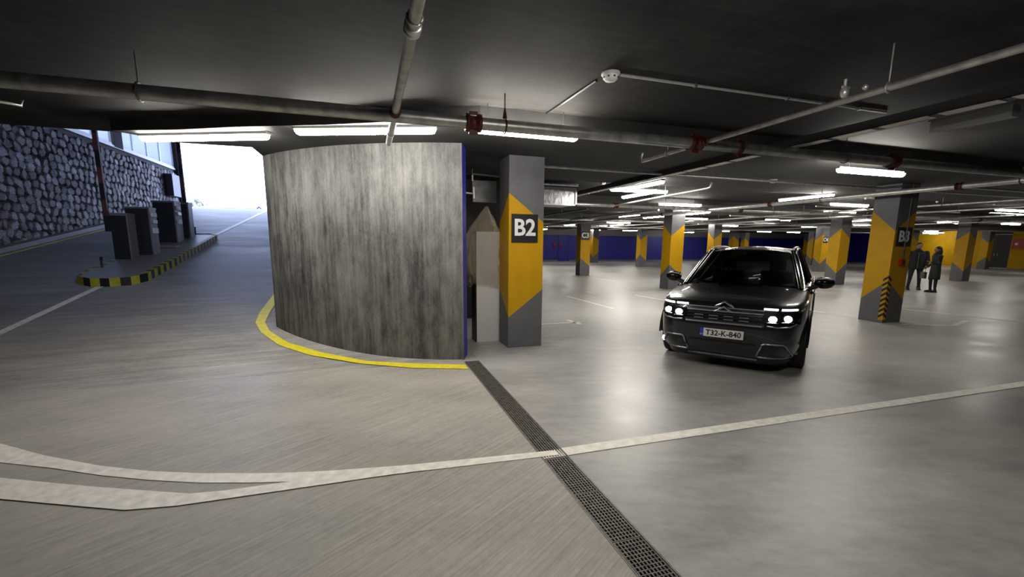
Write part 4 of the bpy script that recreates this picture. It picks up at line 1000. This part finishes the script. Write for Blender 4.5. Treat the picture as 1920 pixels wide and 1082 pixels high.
def person(loc, rz, H, label, woman=False):
    k = H/1.80; root = empty('person', (loc[0],loc[1],0), rz); tag(root, label, 'person')
    root.scale = (k*(1.0 if woman else 1.14),k*1.05,k)
    fw = .16 if not woman else .10
    # x right of the body, y forward. pelvis first
    arm_l = [(-.21,.0,1.43),(-.27,-.02,1.15),(-.22,.12,.95)] if not woman else [(-.17,0,1.42),(-.22,.03,1.16),(-.10,.20,1.20)]
    arm_r = [(.21,.0,1.43),(.29,-.04,1.15),(.27,.06,.90)] if not woman else [(.17,0,1.42),(.23,-.02,1.15),(.18,.16,1.02)]
    J = [((0,0,.95),(.15,.11)),((0,0,1.12),(.135,.10)),((0,0,1.32),(.165,.11)),((0,0,1.47),(.09,.07)),((0,.01,1.55),.055),((0,.015,1.62),.06)]
    B_ = [(0,1),(1,2),(2,3),(3,4),(4,5)]
    for s, A in ((-1,arm_l),(1,arm_r)):
        n0 = len(J); J += [((A[0][0]*.8,A[0][1],A[0][2]),.06),(A[1],.045),(A[2],.030)]; B_ += [(3,n0),(n0,n0+1),(n0+1,n0+2)]
    for s in (-1,1):
        n0 = len(J); ys = .10*s if not woman else .02*s
        J += [((s*.10,0,.88),.095),((s*.13,ys*.6+.02,.50),.062),((s*fw,ys,.10),.042)]
        B_ += [(0,n0),(n0,n0+1),(n0+1,n0+2)]
    skin_obj('body', J, B_, M['cloth_leg'], root)
    # head with face
    mb = MB(); mb.ball((0,.025,1.685), .105, (.74,.90,1.12), 18); mb.ball((0,.06,1.62), .06, (.9,.9,.8), 10)
    mb.tube([(0,.115,1.70),(0,.138,1.665),(0,.118,1.655)], [.008,.016,.010], 6)
    for s in (-1,1): mb.ball((s*.078,.02,1.68), .022, (.4,.8,1.2), 8)
    hd = mb.build('head', M['skin'], root)
    for s in (-1,1):
        b = MB(); b.ball((s*.032,.108,1.70), .011, (1,.6,.7), 8); b.build('eye', M['hair'], hd)
    b = MB(); b.tube([(-.025,.106,1.625),(0,.114,1.622),(.025,.106,1.625)], .005, 5); b.build('mouth', M['rust'], hd)
    b = MB(); b.ball((0,.0,1.725), .108, (.82,.95,.92), 16)
    if woman: b.ball((0,-.05,1.60), .10, (1.05,.75,1.7), 14); b.ball((.075,.0,1.58), .05, (.8,.9,2.2), 10); b.ball((-.075,.0,1.58), .05, (.8,.9,2.2), 10)
    b.build('hair', M['hair'], root)
    # coat: torso shell and sleeves
    cm = M['cloth_olive'] if woman else M['cloth_dark']; hem = .52 if woman else .80
    prof = [(1.52,.075,.07),(1.46,.17 if woman else .20,.10),(1.36,.20 if woman else .225,.135),(1.18,.175 if woman else .21,.13),(1.02,.18 if woman else .215,.135),(.85,.21 if woman else .22,.145)]
    if woman: prof += [(hem+.12,.22,.15)]
    prof += [(hem,.225 if woman else .22,.15)]
    mb = MB(); vs = []; n_ = 20
    for z, rx, ry in prof:
        for a in range(n_): t = 2*math.pi*a/n_; vs.append((rx*math.cos(t),ry*math.sin(t),z))
    mb.add(vs, [(i*n_+a,i*n_+(a+1)%n_,(i+1)*n_+(a+1)%n_,(i+1)*n_+a) for i in range(len(prof)-1) for a in range(n_)]+[tuple(range(n_)),tuple((len(prof)-1)*n_+a for a in range(n_))], 0, True)
    ct_ = mb.build('coat', cm, root)
    for A in (arm_l, arm_r):
        b = MB(); b.ball(A[0], .082, (1,1,1), 10); b.tube([A[0],A[1],A[2]], [.078,.066,.052], 10); b.ball(A[1], .066, (1,1,1), 8); b.build('sleeve', cm, ct_)
    b = MB(); b.tube([(.0,.14,1.45),(.0,.152,1.2),(0,.155,hem+.05)], .008, 5); b.build('zip', M['steel_dark'], ct_)
    b = MB(); b.tube([(-.09,.0,1.50),(-.04,.09,1.52),(.04,.09,1.52),(.09,0,1.50),(.04,-.08,1.54),(-.04,-.08,1.54),(-.09,0,1.50)], .032, 8); b.build('collar', cm, ct_)
    # hands
    for A in (arm_l, arm_r):
        w_ = Vector(A[2]); d_ = (w_-Vector(A[1])).normalized(); a_ = Vector((0,0,1)) if abs(d_.z) < .7 else Vector((0,1,0))
        u_ = d_.cross(a_).normalized(); n2 = u_.cross(d_)
        Jh = [(w_,(.026,.026)),(w_+d_*.05,(.032,.018)),(w_+d_*.09,(.036,.016))]; Bh = [(0,1),(1,2)]
        for q, (of, ln) in enumerate(((-.03,.068),(-.01,.078),(.01,.074),(.03,.058))):
            n0 = len(Jh); p0 = w_+d_*.095+u_*of; Jh += [(p0,.010),(p0+d_*ln*.55+n2*.006,.009),(p0+d_*ln+n2*.024,.0075)]; Bh += [(2,n0),(n0,n0+1),(n0+1,n0+2)]
        n0 = len(Jh); sd = -1; p0 = w_+d_*.04+u_*.034*sd; Jh += [(p0,.011),(p0+d_*.03+u_*.018*sd+n2*.01,.010),(p0+d_*.06+u_*.02*sd+n2*.02,.008)]; Bh += [(1,n0),(n0,n0+1),(n0+1,n0+2)]
        skin_obj('hand', Jh, Bh, M['skin'], root, 1)
    for s in (-1,1):
        ys = .10*s if not woman else .02*s
        mb = MB(); mb.ball((s*fw,ys+.05,.045), .06, (.85,2.3,.72), 12); mb.tube([(s*fw,ys-.01,.04),(s*fw,ys,.14)], [.055,.05], 10); mb.build('shoe', M['shoe'], root)
        mb = MB(); mb.box(s*fw-.05,s*fw+.05,ys-.085,ys+.185,.0,.02,0,.02); mb.build('sole', M['black'], [c for c in root.children if c.name.startswith('shoe')][-1])
    return root
pm = person((20.15,11.55), math.radians(132), 1.80, 'standing man in a long dark jacket beside the B3 column, head lowered')
pw = person((19.75,10.70), math.radians(58), 1.66, 'standing woman with long dark hair in a knee-length dark coat facing the man', True)
bgb = empty('handbag', (19.58,10.95,.72), .9); tag(bgb, 'dark handbag hanging at the side of the standing woman', 'bag')
b = MB(); b.box(-.14,.14,-.05,.05,-.22,.02,0,.02); b.build('bag_body', M['bag'], bgb)
b = MB(); b.tube([(-.1,0,.0),(-.08,0,.15),(0,0,.21),(.08,0,.15),(.1,0,.0)], .01, 6); b.build('strap', M['bag'], bgb)
